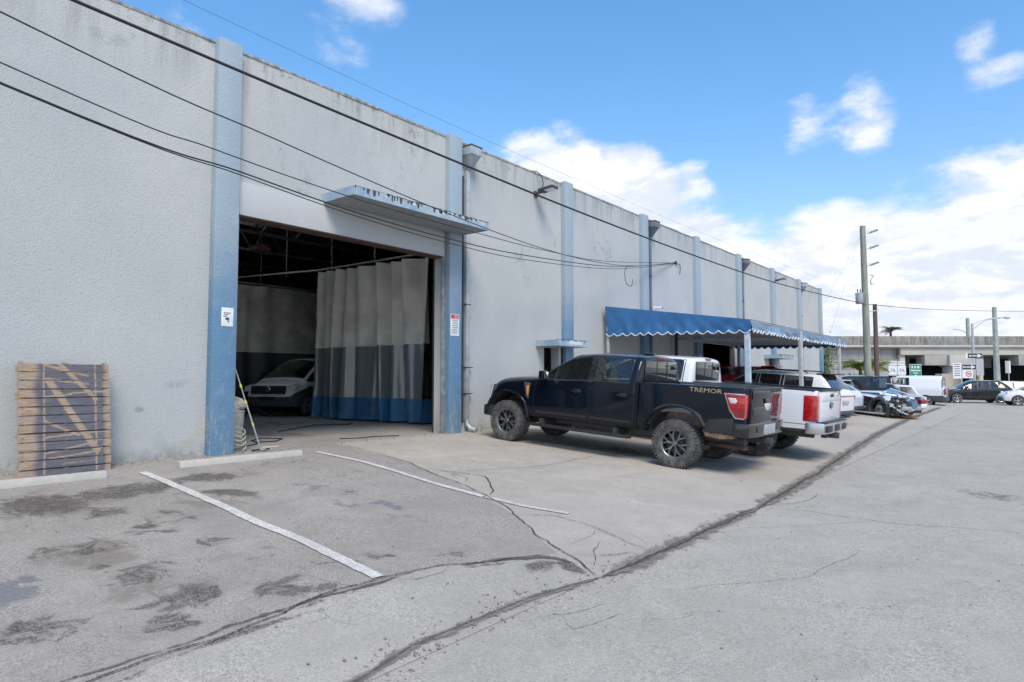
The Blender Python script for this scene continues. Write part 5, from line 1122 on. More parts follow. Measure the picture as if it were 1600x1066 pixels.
# ---------------------------------------------------------------- pole, bin, hoses by the jamb
po = thing('squeegee_pole', 'telescopic squeegee pole with yellow collars leaning on the blue pilaster', 'pole', (-10.30, 6.06, .50))
p0, p1 = Vector((.10, .02, .02)), Vector((.085, -.50, 1.50))
dv = p1-p0
MB().tube([p0, p0+dv*.55], .013, 8).tube([p0+dv*.5, p0+dv*.97], .010, 8).build('shaft', MA['metalgrey'], po, smooth='auto')
yel = pm('yellow_plastic', (.72, .60, .03), .4)
for k in (.27, .52, .70, .93): MB().tube([p0+dv*k, p0+dv*(k+.035)], .0175, 8).build('collar', yel, po)
MB().tube([p0+dv*.93, p0+dv*1.0], .016, 8).build('grip', yel, po)
MB().bar(p0+Vector((.02, -.17, -.0)), p0+Vector((-.02, .17, .0)), .03, .02).build('squeegee_blade', MA['black'], po); MB().bar(p0+Vector((0, 0, .0)), p0+Vector((.07, .05, .01)), .05, .02).build('head', MA['metalgrey'], po)
bn = thing('rubbish_bin', 'grubby white plastic bin with a crumpled sack on top, just inside the bay', 'bin', (-10.85, 5.93, .50))
b = MB().lathe([(.001, .01), (.15, .01), (.155, .03), (.185, .62), (.195, .63), (.195, .66), (.17, .66), (.15, .05), (.001, .05)], axis='z', n=24)
b.build('bin_body', pm('scuffed_offwhite_plastic', (.42, .40, .35), .7, var=.3, vs=9, bmp=.3, bs=12), bn, smooth='auto')
b = MB(); rr = random.Random(5); vs = []; nn_, mm_ = 18, 9
for i in range(mm_+1):
    for j in range(nn_):
        a = 2*PI*j/nn_; th = PI*i/mm_; r_ = .21*(1+rr.uniform(-.17, .14)); vs.append((r_*math.sin(th)*math.cos(a), r_*math.sin(th)*math.sin(a), .74+.15*math.cos(th)*(1+rr.uniform(-.1, .1))))
fs = [(i*nn_+j, i*nn_+(j+1) % nn_, (i+1)*nn_+(j+1) % nn_, (i+1)*nn_+j) for i in range(mm_) for j in range(nn_)]
b.add(vs, fs).build('crumpled_sack', pm('crumpled_paper_sack', (.46, .41, .33), .8, var=.3, vs=8), bn, smooth=False)
MB().box(-.03, .03, -.10, -.05, .55, 1.08).build('orange_panel', pm('faded_orange', (.45, .20, .04), .7), bn)
for i, (lb, pts, r_, m) in enumerate((
    ('pale coiled hose lying against the foot of the left pilaster', [(-10.45+.17*math.cos(a)*(1-.02*a), 5.80+.13*math.sin(a), .52+.012*a+.10*abs(math.sin(a*.5))) for a in [k*.4 for k in range(60)]], .010, pm('pale_hose', (.42, .42, .33), .6)),
    ('dark cable snaking over the bay floor behind the squeegee pole', [(-10.9, 6.2, .512), (-11.3, 6.7, .512), (-11.9, 6.9, .512), (-12.2, 7.3, .512), (-11.8, 7.5, .512), (-11.4, 7.1, .512), (-11.5, 6.8, .515)], .011, MA['cable']),
    ('thin dark hose lying farther back on the bay floor', [(-13.4, 8.4, .512), (-14.2, 9.6, .512), (-14.6, 10.2, .512), (-14.1, 10.9, .512), (-14.6, 11.4, .512)], .013, MA['cable']),
    ('dark strap on the concrete near the bay threshold', [(-10.9, 8.2, .512), (-10.7, 8.6, .512), (-10.75, 9.0, .512), (-10.5, 9.4, .512)], .010, MA['cable']))):
    b = MB().tube(pts, r_, 6); o = b.build('hose', m, None, smooth=True); tag(o, lb, 'hose')
for i, (x, y, c, lb) in enumerate(((-10.55, 6.45, (.6, .55, .45), 'small pale scrap of wood on the floor beside the squeegee head'), (-10.62, 6.75, (.42, .3, .2), 'thin brown stick lying near the squeegee head'))):
    o = MB().bar((x, y-.14, .515), (x+.05, y+.14, .515), .03, .015).build('wood_scrap', pm('scrap_wood', c, .8), None); tag(o, lb, 'scrap')
# trolley edge under the pickup and downspout litter
o = MB().lathe([(.001, .0), (.05, .0), (.055, .09), (.001, .09)], axis='z', c=(-10.05, 11.45, gz(-10.05)), n=10).build('tin_can', MA['metalgrey'], None); tag(o, 'crushed tin can at the foot of the downspout', 'can')
# ---------------------------------------------------------------- wall lamps, cameras, signs
def wall_light(y, z, label):
    o = thing('wall_light', label, 'wall light', (WX, y, z), 0, 'flood lights on the warehouse wall')
    MB().box(.001, .05, -.07, .07, -.09, .07).build('wall_box', MA['rust'], o, bevel=.01)
    MB().bar((.04, 0, 0), (.22, .02, .03), .05, .05).build('arm', MA['darkmetal'], o)
    h = MB().box(.18, .62, -.15, .15, -.035, .035); h.v = [(v[0], v[1]+(v[0]-.18)*.1, v[2]+.04+(v[0]-.18)*.12) for v in h.v]; h.build('lamp_head', MA['darkmetal'], o, bevel=.015)
    h = MB().box(.36, .60, -.12, .12, -.042, -.034); h.v = [(v[0], v[1]+(v[0]-.18)*.1, v[2]+.04+(v[0]-.18)*.12) for v in h.v]; h.build('lens', MA['lens'], o)
    pts = [(.14, .06, .05), (.17, .14, .28), (.14, .12, .48), (.06, .02, .60), (-.05, -.10, .62), (-.18, -.2, .58)]
    c = MB().tube(pts, .012, 6).build('conduit', MA['cable'], o, smooth=True); return o
wall_light(13.95, 6.62, 'dark flood light with a looped cable over the parapet, nearest of the two')
wall_light(34.1, 6.60, 'small dark flood light high on the wall near the far end')
def camera_box(x, y, z, label, s=1.):
    o = thing('security_camera', label, 'camera', (x, y, z)); MB().box(0, .12*s, -.05*s, .05*s, -.06*s, .10*s).build('housing', MA['whitetrim'], o, bevel=.01)
    MB().box(.10*s, .42*s, -.06*s, .06*s, -.03*s, .07*s).build('camera_body', MA['whitetrim'], o, bevel=.015); MB().lathe([(.001, .43*s), (.04*s, .43*s), (.045*s, .40*s)], axis='x', c=(0, 0, .02*s), n=12).build('lens', MA['black'], o); return o
camera_box(WX+.16, 20.48, 4.08, 'small white camera box on the downspout above the blue awning', .8)
camera_box(WX, 35.2, 4.30, 'white bullet camera on the far wall above the awning roof', 1.1)
camera_box(WX+.12, 20.48, 3.0, 'pale junction box on the downspout beneath the awning', .6)
sg = thing('wall_sign', 'small white notice with a black camera pictogram on the left blue pilaster', 'sign', (WX+.151, 5.41, 2.69))
MB().box(0, .006, -.095, .105, -.15, .15).build('sign_panel', MA['whitetrim'], sg, bevel=.001)
b = MB()
for k, (a, c) in enumerate(((-.06, .06), (-.06, .02), (-.07, .0))): b.box(.0062, .0075, a, c, .06-k*.028, .072-k*.028)
tag(b.build('small_print', MA['black'], sg), kind='stuff')
b = MB().prism([(-.03, -.015), (.03, -.005), (.035, -.04), (.0, -.05), (-.035, -.035)], 'x', .0062, .0085); b.build('pictogram', MA['black'], sg)
MB().prism([(.0, -.055), (.03, -.055), (.04, -.08), (.02, -.085)], 'x', .0062, .008).build('pictogram', MA['dgrey'], sg)
sg = thing('wall_sign', 'white notice with a red heading on the blue pilaster right of the bay', 'sign', (WX+.151, 10.71, 2.90))
MB().box(0, .006, -.14, .14, -.245, .245).build('sign_panel', MA['whitetrim'], sg, bevel=.001)
MB().box(.0062, .0072, -.13, .13, .135, .235).build('red_heading', pm('faded_red_print', (.62, .22, .24), .6), sg); MB().box(.0073, .008, -.12, -.03, .15, .225).build('red_block', pm('red_print', (.55, .06, .08), .6), sg)
b = MB()
for k in range(8): b.box(.0062, .0070, -.10+.012*(k % 3), .10-.02*(k % 2), .10-k*.040, .112-k*.040)
tag(b.build('small_print', MA['dgrey'], sg), kind='stuff')
# ---------------------------------------------------------------- overhead cables
def crv(pts, n=8):
    P = [Vector(p) for p in pts]; out = []
    for i in range(len(P)-1):
        a, b_, c, d = P[max(0, i-1)], P[i], P[i+1], P[min(len(P)-1, i+2)]
        for k in range(n):
            t_ = k/n; out.append(.5*((2*b_)+(c-a)*t_+(2*a-5*b_+4*c-d)*t_*t_+(3*b_-a-3*c+d)*t_**3))
    return out+[P[-1]]
def cable(label, pts, r_, n=6):
    o = MB().tube(crv(pts), r_, n).build('cable', MA['cable'], None, smooth=True); tag(o, label, 'cable', 'overhead cables'); return o
cable('thickest twisted black cable crossing the whole facade to the far utility pole', [(-8.4, -12, 6.6), (-8.4, 2.5, 5.99), (-8.4, 8.7, 5.78), (-8.4, 14, 5.66), (-8.4, 21, 5.62), (-8.4, 28, 5.70), (-8.4, 37, 6.02), (-8.4, 46.9, 6.47)], .020)
cable('uppermost of the three thin drop wires running to the wall bracket', [(-6.5, -9, 6.6), (-7.8, 1.78, 5.28), (-8.2, 5, 5.04), (-8.66, 8.93, 4.84), (-9.11, 12.68, 4.80), (-9.51, 16.03, 4.97), (-9.87, 19.04, 5.33), (-10.29, 22.64, 5.99)], .0085)
cable('middle thin drop wire running to the wall bracket', [(-6.5, -9, 6.2), (-7.8, 1.79, 4.78), (-8.08, 4.13, 4.61), (-8.4, 6.8, 4.56), (-8.81, 10.23, 4.66), (-9.11, 12.68, 4.77), (-9.53, 16.25, 5.05), (-10.29, 22.62, 5.97)], .0075)
cable('lower thin drop wire of a close pair crossing the bay opening', [(-6.5, -9, 6.0), (-7.8, 1.8, 4.58), (-8.12, 4.49, 4.42), (-8.38, 6.6, 4.34), (-8.66, 8.94, 4.36), (-9.0, 11.79, 4.50), (-9.62, 16.94, 5.0), (-10.29, 22.6, 5.95)], .010)
cable('lowest thin drop wire sagging under its twin across the bay opening', [(-6.5, -9, 6.0), (-7.8, 1.8, 4.57), (-8.12, 4.49, 4.38), (-8.38, 6.6, 4.28), (-8.66, 8.94, 4.28), (-9.0, 11.79, 4.40), (-9.62, 16.94, 4.93), (-10.29, 22.58, 5.93)], .0075)
cable('faint high wire above the roof line against the clouds', [(-12.5, -15, 9.6), (-12.5, 8.4, 8.85), (-12.5, 21, 8.75), (-12.5, 35, 8.85), (-12.5, 54, 9.3), (-12.5, 80, 10.2)], .0032)
cable('thin wire leaving the utility pole to the right over the road', [(-8.4, 46.9, 6.46), (-7.07, 70.7, 8.0), (-.93, 101, 9.84), (8, 130, 11.6)], .022)
o = thing('wire_bracket', 'small iron bracket holding the drop wires on the wall', 'bracket', (WX, 22.64, 5.97)); MB().box(.001, .06, -.03, .03, -.06, .06).build('plate', MA['darkmetal'], o)
MB().tube(crv([(.03, .03, -.02), (.05, .3, -.05), (.04, .34, -.3), (.02, .3, -.35)]), .012, 6).build('wire_tail', MA['cable'], o)
o = MB().tube(crv([(-9.5, 17.5, 5.08), (-9.5, 17.35, 4.85), (-9.5, 17.45, 4.55), (-9.5, 17.75, 4.50), (-9.5, 17.85, 4.72)]), .010, 6).build('cable', MA['cable'], None, smooth=True); tag(o, 'loose loop of wire dangling from the drop wires', 'cable', 'overhead cables')
# ---------------------------------------------------------------- van inside the bay
h = Vector((.38, -.925, 0)); rzv = math.atan2(h.y, h.x); fw = Vector((-18.35, 12.65, .5)); lat = Vector((-h.y, h.x, 0))
c0 = fw-lat*.93-h*3.2
V = suv_table(1.0, .90, 3.2, 1.91, .96, 1.14, 0, slope=.05, hoodz=1.20, gc=.30, ws=1.05, cow=3.32)
vt = thing('parked_van', 'white and dark grey van facing out of the wash bay, half behind the curtain', 'van', tuple(c0), rzv)
bv, ob, me = car(vt, V[0], None, [(2.3, 3.1)], (2.27, 3.32), None, [(1.75, 3.2, 'front_door')], MA['pwhite'], [(0, .96, .33), (3.2, .96, .33)], .33, sub=2, clad=(4, MA['dgrey']), ws_m=MA['glass'])
g = MB().box(3.98, 4.13, -.62, .62, .72, .98).build('grille', MA['black'], vt, bevel=.03)
for k in range(3): MB().box(4.12, 4.145, -.6, .6, .76+k*.07, .775+k*.07).build('grille_slat', MA['dgrey'], g)
MB().lathe([(.001, 4.15), (.085, 4.15), (.095, 4.14), (.095, 4.12)], axis='x', c=(0, 0, .87), n=20).build('badge', MA['chrome'], g)
MB().box(3.9, 4.16, -.80, .80, .34, .52).build('front_bumper', MA['dgrey'], vt, bevel=.05); MB().box(4.155, 4.165, -.28, .28, .52, .64).build('plate', MA['black'], vt, bevel=.002)
for s in (1, -1):
    MB().prism([(3.70, 1.06), (4.04, .96), (4.08, .80), (3.85, .84)], 'y', s*.60, s*.925).build('headlamp', MA['lens'], vt, bevel=.02); MB().box(2.75, 2.93, min(s*.98, s*1.2), max(s*.98, s*1.2), 1.15, 1.42).build('mirror', MA['black'], vt, bevel=.03)
wp = wheel_proto(.33, .22, .21, 8, MA['silver'], 0, style='star'); put_wheels(vt, wp, [(0, .84, .33), (0, -.84, .33), (3.2, .84, .33), (3.2, -.84, .33)])
# ---------------------------------------------------------------- wrecked car
def clut(b, cx, cy, cz, s, n, rr):
    for _ in range(n):
        p = Vector((cx+rr.gauss(0, s[0]), cy+rr.gauss(0, s[1]), max(.1, cz+rr.gauss(0, s[2])))); q = p+Vector((rr.uniform(-.25, .25), rr.uniform(-.25, .25), rr.uniform(-.15, .15)))
        if rr.random() < .5: b.tube([p, (p+q)/2+Vector((0, 0, rr.uniform(-.06, .06))), q], rr.uniform(.012, .04), 6)
        else: b.bar(p, q, rr.uniform(.03, .16), rr.uniform(.02, .10))
phw = rad(28); hw_ = Vector((-math.cos(phw), math.sin(phw), 0))
wr = thing('wrecked_car', 'stripped white car wreck with bare bumper beam, open wheel arch and dark red lamp', 'wrecked car', (-4.75, 31.2, gz(-4.75)), PI-phw, None, PITCH*.5)
# local: +x forward (away), +y left; rear face at x = -0.9
rr = random.Random(21)
WP, DK = MA['pwhite'], MA['dgrey']
b = MB(); b.box(-.75, 3.2, -.78, .78, .20, .34).box(-.75, -.65, -.75, .75, .3, .72).box(.5, .6, -.75, .75, .3, .9); b.build('floor_pan', MA['darkmetal'], wr, bevel=.02)
b = MB().box(-.92, -.78, -.70, .62, .34, .50).build('bumper_beam', MA['silver'], wr, bevel=.03)
b = MB(); clut(b, -.55, .15, .52, (.12, .42, .14), 60, rr); tag(b.build('torn_metal', MA['metalgrey'], wr), kind='stuff')
b = MB(); clut(b, -.45, .3, .55, (.2, .40, .18), 60, rr); tag(b.build('torn_wiring', MA['black'], wr), kind='stuff')
b = MB(); clut(b, -.6, .0, .62, (.1, .3, .1), 14, rr); tag(b.build('blue_sealant_sheet', pm('blue_grey_steel', (.13, .20, .29), .5, .3), wr), kind='stuff')
MB().lathe([(.001, 0), (.19, 0), (.20, -.05), (.18, -.22), (.001, -.22)], axis='x', c=(-.72, -.10, .58), n=18).build('spare_well', pm('blue_grey_primer', (.11, .17, .25), .5), wr, smooth='auto')
MB().lathe([(.001, 0), (.10, 0), (.11, -.04), (.001, -.05)], axis='x', c=(-.80, .40, .56), n=16).build('pulley', MA['silver'], wr, smooth='auto')
# left rear arch liner, hub and disc
arch('arch_liner', DK, wr, -.02, .36, .36, .78, 1, -20, 215, .14, .10); arch('arch_liner', MA['black'], wr, -.02, .36, .34, .62, 1, -10, 190, .10, .05)
hb = MB().lathe([(.001, .80), (.12, .80), (.17, .79), (.17, .76), (.001, .76)], c=(-.02, 0, .34), n=24).build('brake_disc', MA['silver'], wr, smooth='auto'); MB().lathe([(.001, .86), (.05, .86), (.06, .80)], c=(-.02, 0, .34), n=14).build('hub', MA['rust'], hb)
# bent strut from arch down to the beam
MB().tube([(-.35, .86, .72), (-.62, .80, .50), (-.80, .62, .30), (-.95, .35, .18)], .04, 8).build('bent_strut', MA['metalgrey'], wr, smooth=True); MB().prism([(-.30, .60), (-.50, .52), (-.9, .16), (-.75, .12), (-.35, .34)], 'y', .74, .80).build('torn_liner', MA['black'], wr)
# left flank remnant: fender top, white rail, roof
MB().add([(-.35, .82, .74), (.55, .88, .86), (1.4, .86, .96), (1.4, .72, 1.02), (.5, .70, .98), (-.45, .62, .90), (-.45, .70, .72)], [(0, 1, 4, 5), (1, 2, 3, 4), (0, 5, 6)]).build('front_wing', MA['pblueish'], wr)
def slab(name, pts, th, mat, parent): 
    n = len(pts); P = [Vector(p) for p in pts]; nrm = (P[1]-P[0]).cross(P[-1]-P[0]).normalized()*th
    return MB().add(P+[p+nrm for p in P], [tuple(range(n)), tuple(range(2*n-1, n-1, -1))]+[(i, i+n, (i+1) % n+n, (i+1) % n) for i in range(n)]).build(name, mat, parent, bevel=min(.012, th*.4))
slab('white_rail', [(-.05, .78, 1.05), (-.80, -.30, .84), (-.84, -.18, .80), (-.12, .88, .98)], .04, WP, wr)
slab('rail', [(.9, .80, 1.02), (.9, .62, 1.06), (-.2, .55, 1.10), (-.25, .75, 1.02)], .03, MA['pblueish'], wr)
slab('blue_tarp', [(-.05, .74, 1.06), (-.22, .40, 1.18), (-.48, -.05, .98), (-.42, .2, .97)], .01, pm('bright_blue_tarp', (.03, .20, .40), .5), wr)
MB().tube([(-.2, .38, 1.20), (-.66, -.34, .92)], .018, 6).build('white_strut', WP, wr)
# right rear quarter: C-pillar, roof edge, lamp and wheel
q = [(-.88, .52), (-.92, .66), (-.86, .86), (-.55, .95), (-.30, 1.27), (.20, 1.32), (.9, 1.36), (.9, 1.31), (.10, 1.27), (-.12, 1.20), (-.05, .92), (.6, .90), (.6, .35), (.33, .35), (.28, .60), (.0, .70), (-.28, .60), (-.36, .38), (-.60, .40)]
MB().prism(q, 'y', -.90, -.80).build('rear_quarter', WP, wr, bevel=.03)
slab('roof_edge', [(-.30, -.85, 1.26), (-.32, .15, 1.30), (-.18, .16, 1.34), (-.12, -.85, 1.32)], .03, WP, wr)
slab('parcel_shelf', [(-.72, -.80, .88), (-.72, .45, .86), (-.2, .5, .92), (-.2, -.8, .92)], .02, MA['metalgrey'], wr)
MB().box(-.945, -.80, -.86, -.46, .62, .78).build('tail_lamp', MA['dred'], wr, bevel=.03); MB().box(-.93, -.8, -.84, -.50, .44, .60).build('quarter_panel', WP, wr, bevel=.02)
w2 = wheel_proto(.33, .22, .22, 5, MA['dalloy'], 0); put_wheels(wr, w2, [(-.05, -.80, .33)])
pile = thing('scrap_wood_pile', 'heap of splintered orange-brown timber under the wreck tail', 'wood pile', (-4.15, 31.0, gz(-4.15)))
rr = random.Random(9); mo = [pm('raw_orange_timber', (.46, .25, .10), .8, var=.3), pm('brown_timber', (.24, .13, .07), .85, var=.3)]
for k in range(20):
    a = rr.uniform(-.5, .9)+phw*-1; ln = rr.uniform(.3, .85); x, y, z = rr.uniform(-.75, .45), rr.uniform(-.3, .5), rr.uniform(.03, .17)
    MB().bar((x-math.cos(a)*ln/2, y-math.sin(a)*ln/2, z), (x+math.cos(a)*ln/2, y+math.sin(a)*ln/2, z+rr.uniform(-.02, .10)), .09, .022).build('plank', mo[k % 2], pile)
# dark vehicles behind the wreck
t, _ = simple_car('matte dark hatchback with a bulging roof right behind the white SUV', 'car', (-7.9, 36.8, .10), PI-.25, MA['pdark'], .85, .85, 2.7, 1.60, .92, 1.0, .33, q=0, sub=1)
t, _ = simple_car('boxy dark off-roader parked between the wreck and the white van', 'suv', (-6.3, 38.6, .08), PI-.05, MA['pdark'], .85, .75, 2.8, 1.80, .93, 1.12, .38, q=0, sub=1, slope=.10)
MB().box(-.93, -.90, -.62, .62, 1.18, 1.62).build('rear_glass', MA['glassback'], t, bevel=.01)
MB().lathe([(.001, -1.12), (.30, -1.12), (.36, -1.06), (.36, -.95), (.30, -.90)], axis='x', c=(0, .0, 1.02), n=24).build('spare_wheel', MA['tyre'], t, smooth='auto')
t, _ = simple_car('pale silver hatchback with a raked rear screen peeping out beside the white SUV', 'car', (-6.6, 29.6, .18), PI-.2, MA['pblueish'], .85, .85, 2.65, 1.52, .90, .98, .33, q=0, sub=1, slope=.85, pitch=PITCH)
# white panel van
t = thing('parked_van', 'long white panel van with grey lower trim parked beyond the wreck', 'van', (-5.25, 47.25, .0), PI)
A, xr, xf, cow, wt = suv_table(1.0, .9, 3.3, 1.90, .96, 1.12, 0, slope=.03, hoodz=1.18, gc=.32, ws=1.0, cow=3.35)
bv, ob, me = car(t, A, None, [(2.35, 3.15), (1.15, 1.75)], (2.35, 3.35), None, [(1.0, 2.0, 'sliding_door'), (2.0, 3.2, 'front_door')], MA['pwhite'], [(0, .96, .345), (3.3, .96, .345)], .345, sub=2, clad=(3, MA['dgrey']), ringc={2: .5, 6: .5, 7: .4, 8: .3}, wellr=1.14)
for s in (1, -1):
    strip('body_crease', bv, [(-.7, 1.10), (.9, 1.10)], s, .02, MA['metalgrey'], t, .002); strip('body_crease', bv, [(-.8, .98), (2.9, .98)], s, .015, MA['metalgrey'], t, .002)
    MB().box(-1.03, -.96, min(s*.84, s*.95), max(s*.84, s*.95), .75, 1.15).build('tail_lamp', MA['dred'], t, bevel=.02); strip('door_gap', bv, [(-.86, .4), (-.84, 1.8)], s, .05, MA['black'], t)
MB().box(-1.06, -.9, -.85, .85, .34, .55).build('rear_bumper', MA['dgrey'], t, bevel=.03)
w3 = wheel_proto(.345, .22, .21, 5, MA['metalgrey'], 0, style='wide'); put_wheels(t, w3, [(0, .85, .345), (0, -.85, .345), (3.3, .85, .345), (3.3, -.85, .345)])
# dark crossover, white car behind it, small white hatch
simple_car('dark grey crossover with silver wheels parked nose to the white van', 'car', (-2.35, 57.6, 0), PI+.42, MA['pdark'], .85, .9, 2.65, 1.60, .92, 1.0, .34, q=1, sub=2, slope=.62)
simple_car('white car mostly hidden behind the dark grey crossover', 'car', (-1.2, 66.0, 0), PI+.4, MA['pwhite'], .85, .9, 2.65, 1.52, .90, .98, .33, q=0, sub=1, slope=.6)
mc, _ = simple_car('small rounded white hatchback at the right edge of the picture', 'car', (1.15, 54.2, 0), PI+.30, MA['pwhite'], .60, .72, 2.47, 1.41, .86, .93, .31, q=1, sub=2, slope=.25, wsl=.55, hz=.96, cow=2.1, hl=False, gc=.26)
for s in (1, -1):
    MB().lathe([(.001, .03), (.10, .02), (.12, -.02), (.11, -.10)], axis='x', c=(2.98, s*.58, .78), n=18).build('headlamp', MA['lens'], mc, smooth='auto')
MB().box(3.08, 3.22, -.55, .55, .28, .40).build('lower_grille', MA['black'], mc, bevel=.02); MB().box(3.10, 3.17, -.48, .48, .52, .66).build('grille', MA['metalgrey'], mc, bevel=.03)
# ---------------------------------------------------------------- poles
def pole(name, label, cat, x, y, h, r0, r1, mat, pn='shaft', sides=12, group=None, lean=(0, 0)):
    o = thing(name, label, cat, (x, y, 0), 0, group); MB().tube([(lean[0]*k/6*h, lean[1]*k/6*h, h*k/6) for k in range(7)], [r0+(r1-r0)*k/6 for k in range(7)], sides).build(pn, mat, o, smooth='auto'); return o
def wood_mat(name, c1, c2):
    m, t, b = nm(name); P = geo(t); mp = N(t, 'ShaderNodeMapping'); mp.inputs['Scale'].default_value = (1, 1, .06); L(t, P, mp.inputs[0]); g = NO(t, mp.outputs[0], 14, 7, .7)
    L(t, MIX(t, MR(t, g, .35, .65), c1, c2), b.inputs['Base Color']); b.inputs['Roughness'].default_value = .9; bump(t, b, g, .5, .02); return m
MA['polew'] = wood_mat('weathered_greenish_pole', (.17, .18, .14), (.33, .33, .29)); MA['poleb'] = wood_mat('brown_treated_pole', (.075, .05, .042), (.15, .11, .095)); MA['polec'] = pm('spun_concrete_pole', (.30, .34, .31), .9, var=.2, vs=3)
up = pole('utility_pole', 'tall weathered utility pole with angled insulators and a grey transformer', 'utility pole', -8.4, 47.07, 11.55, .235, .17, MA['polew'], lean=(-.006, 0))
RT = Vector((CR.x, CR.y, 0))
for k, z in enumerate((11.1, 10.1, 9.0)):
    a = Vector((0, 0, z)); ins = MB(); p, q = a+RT*.20+Vector((0, 0, -.05)), a+RT*.95+Vector((0, 0, .22)); ins.tube([p, q], .03, 8)
    for j in range(5): c = p+(q-p)*(.25+j*.15); ins.tube([c-(q-p)*.02, c+(q-p)*.02], .075, 10)
    ins.build('insulator', pm('grey_porcelain', (.25, .26, .27), .3), up)
MB().tube(crv([RT*.3+Vector((0, 0, 8.35)), RT*.5+Vector((0, 0, 8.3)), RT*.35+Vector((0, 0, 8.0)), RT*.38+Vector((0, 0, 7.75)), RT*.55+Vector((0, 0, 7.85))]), .04, 8).build('wire_hook', MA['metalgrey'], up)
tr = MB().lathe([(.001, 0), (.20, 0), (.23, .04), (.23, .60), (.25, .62), (.25, .68), (.001, .72)], axis='z', c=tuple(RT*-.42+Vector((0, 0, 6.5))), n=18).build('transformer', MA['metalgrey'], up, smooth='auto')
for s in (-.1, .08): MB().tube([RT*(-.42+s)+Vector((0, 0, 7.2)), RT*(-.42+s)+Vector((0, 0, 7.45))], .03, 8).build('bushing', MA['dgrey'], tr)
MB().bar(RT*.15+Vector((0, 0, 6.0)), RT*.75+Vector((0, 0, 6.08)), .05, .05).build('bracket', MA['metalgrey'], up)
for dx in (-1.6, -2.6): o = MB().tube([(-8.4+dx*RT.x*2.4, 47.07+dx*RT.y*2.4, .1), (-8.4-.3*RT.x, 47.07-.3*RT.y, 10.8)], .007, 5).build('guy_wire', MA['metalgrey'], None); tag(o, 'steeper thin guy wire left of the tall utility pole' if dx > -2 else 'flatter thin guy wire spreading farther left of the tall utility pole', 'wire', 'guy wires of the utility pole')
pole('short_pole', 'dark brown timber pole just right of the tall utility pole', 'pole', -8.5, 50.6, 6.8, .17, .13, MA['poleb'])
pole('concrete_pole', 'pale green-grey concrete pole standing in front of the overpass', 'pole', -3.1, 81.9, 8.9, .30, .19, MA['polec'], sides=8)
lp = pole('street_lamp', 'curved-arm street lamp beside the one-way signs', 'street lamp', -4.6, 75.6, 6.9, .16, .10, MA['metalgrey'])
MB().tube(crv([Vector((0, 0, 6.3)), RT*1.3+Vector((0, 0, 7.2)), RT*3.0+Vector((0, 0, 7.45))]), .045, 8).tube(crv([Vector((0, 0, 6.85)), RT*1.5+Vector((0, 0, 7.35)), RT*3.0+Vector((0, 0, 7.5))]), .03, 8).build('arm', MA['metalgrey'], lp, smooth=True)
b = MB().tube([RT*3.0+Vector((0, 0, 7.45)), RT*3.3+Vector((0, 0, 7.48)), RT*3.6+Vector((0, 0, 7.42))], [.05, .16, .05], 10).build('lamp_head', MA['metalgrey'], lp, smooth=True)
pole('short_pole', 'slim dark pole rising beyond the overpass deck', 'pole', -8.7, 133.1, 11.8, .38, .26, MA['polec'])
l2 = pole('street_lamp', 'tiny distant street lamp standing up on the overpass', 'street lamp', -9.6, 146, 10.0, .12, .08, MA['metalgrey']); MB().tube(crv([Vector((0, 0, 9.9)), RT*-1+Vector((0, 0, 10.5)), RT*-2.6+Vector((0, 0, 10.8))]), .07, 6).build('arm', MA['metalgrey'], l2)
# ---------------------------------------------------------------- road signs (boards face the viewer along the street)
MA['signw'] = pm('white_sign_sheeting', (.66, .67, .68), .5, var=.06); MA['signg'] = pm('green_sign_sheeting', (.012, .22, .13), .45, var=.05); MA['signr'] = pm('red_sign_sheeting', (.55, .05, .05), .5, var=0); MA['signback'] = pm('sign_aluminium', (.42, .42, .43), .5, .3)
RZ = YAW; 
def sgn_thing(label, x, y, h, n='road_sign'):
    o = thing(n, label, 'road sign', (x, y, 0), RZ); MB().box(-.035, .035, -.0, .05, 0, h).build('post', MA['metalgrey'], o); return o
def board(o, x0, x1, z0, z1, m, name='sign_board', y=-.02, bev=.0): return MB().box(x0, x1, y-.008, y, z0, z1).build(name, m, o, bevel=bev)
def word(o, txt, x, z, size, m, y=-.032, sx=1.): return text_on('lettering', txt, size, m, o, Matrix.Translation((x, y, z))@Matrix.Rotation(PI/2, 4, 'X'), sx)
def arrow(o, x, z, w, h, m, d=1, y=-.030, vert=False):
    p = [(-w/2, -h*.18), (w*.15, -h*.18), (w*.15, -h/2), (w/2, 0), (w*.15, h/2), (w*.15, h*.18), (-w/2, h*.18)]
    if vert: p = [(-b_, a_) for a_, b_ in p]
    return MB().prism([(x+a_*d, z+b_) for a_, b_ in p], 'y', y-.003, y).build('arrow', m, o)
# route marker assembly
rs = sgn_thing('pair of white route marker boards on one post before the green sign', -9.6, 66.6, 3.4)
for s, top in ((-1, 'WEST'), (1, 'EAST')):
    board(rs, s*.36-.30, s*.36+.30, 2.90, 3.24, MA['signw']); word(rs, top, s*.36, 3.07, .20, MA['black'])
    c = board(rs, s*.40-.36, s*.40+.36, 2.06, 2.84, MA['signw']); word(rs, '7A', s*.40, 2.42, .42, MA['black'])
    board(rs, s*.32-.27, s*.32+.27, 1.58, 2.00, MA['signw'])
arrow(rs, -.32, 1.79, .32, .30, MA['black'], vert=True); arrow(rs, .32, 1.79, .44, .26, MA['black'])
gs = sgn_thing('green guide sign with rounded corners right of the route markers', -8.35, 67.6, 2.9)
board(gs, -.52, .52, 1.75, 2.98, MA['signw'], bev=.003); MB().box(-.49, .49, -.034, -.029, 1.78, 2.95).build('green_face', MA['signg'], gs)
b = MB()
for (x0, x1, z) in ((-.36, -.22, 2.62), (-.10, .02, 2.62), (.14, .34, 2.62)): b.box(x0, x1, -.037, -.034, z, z+.20)
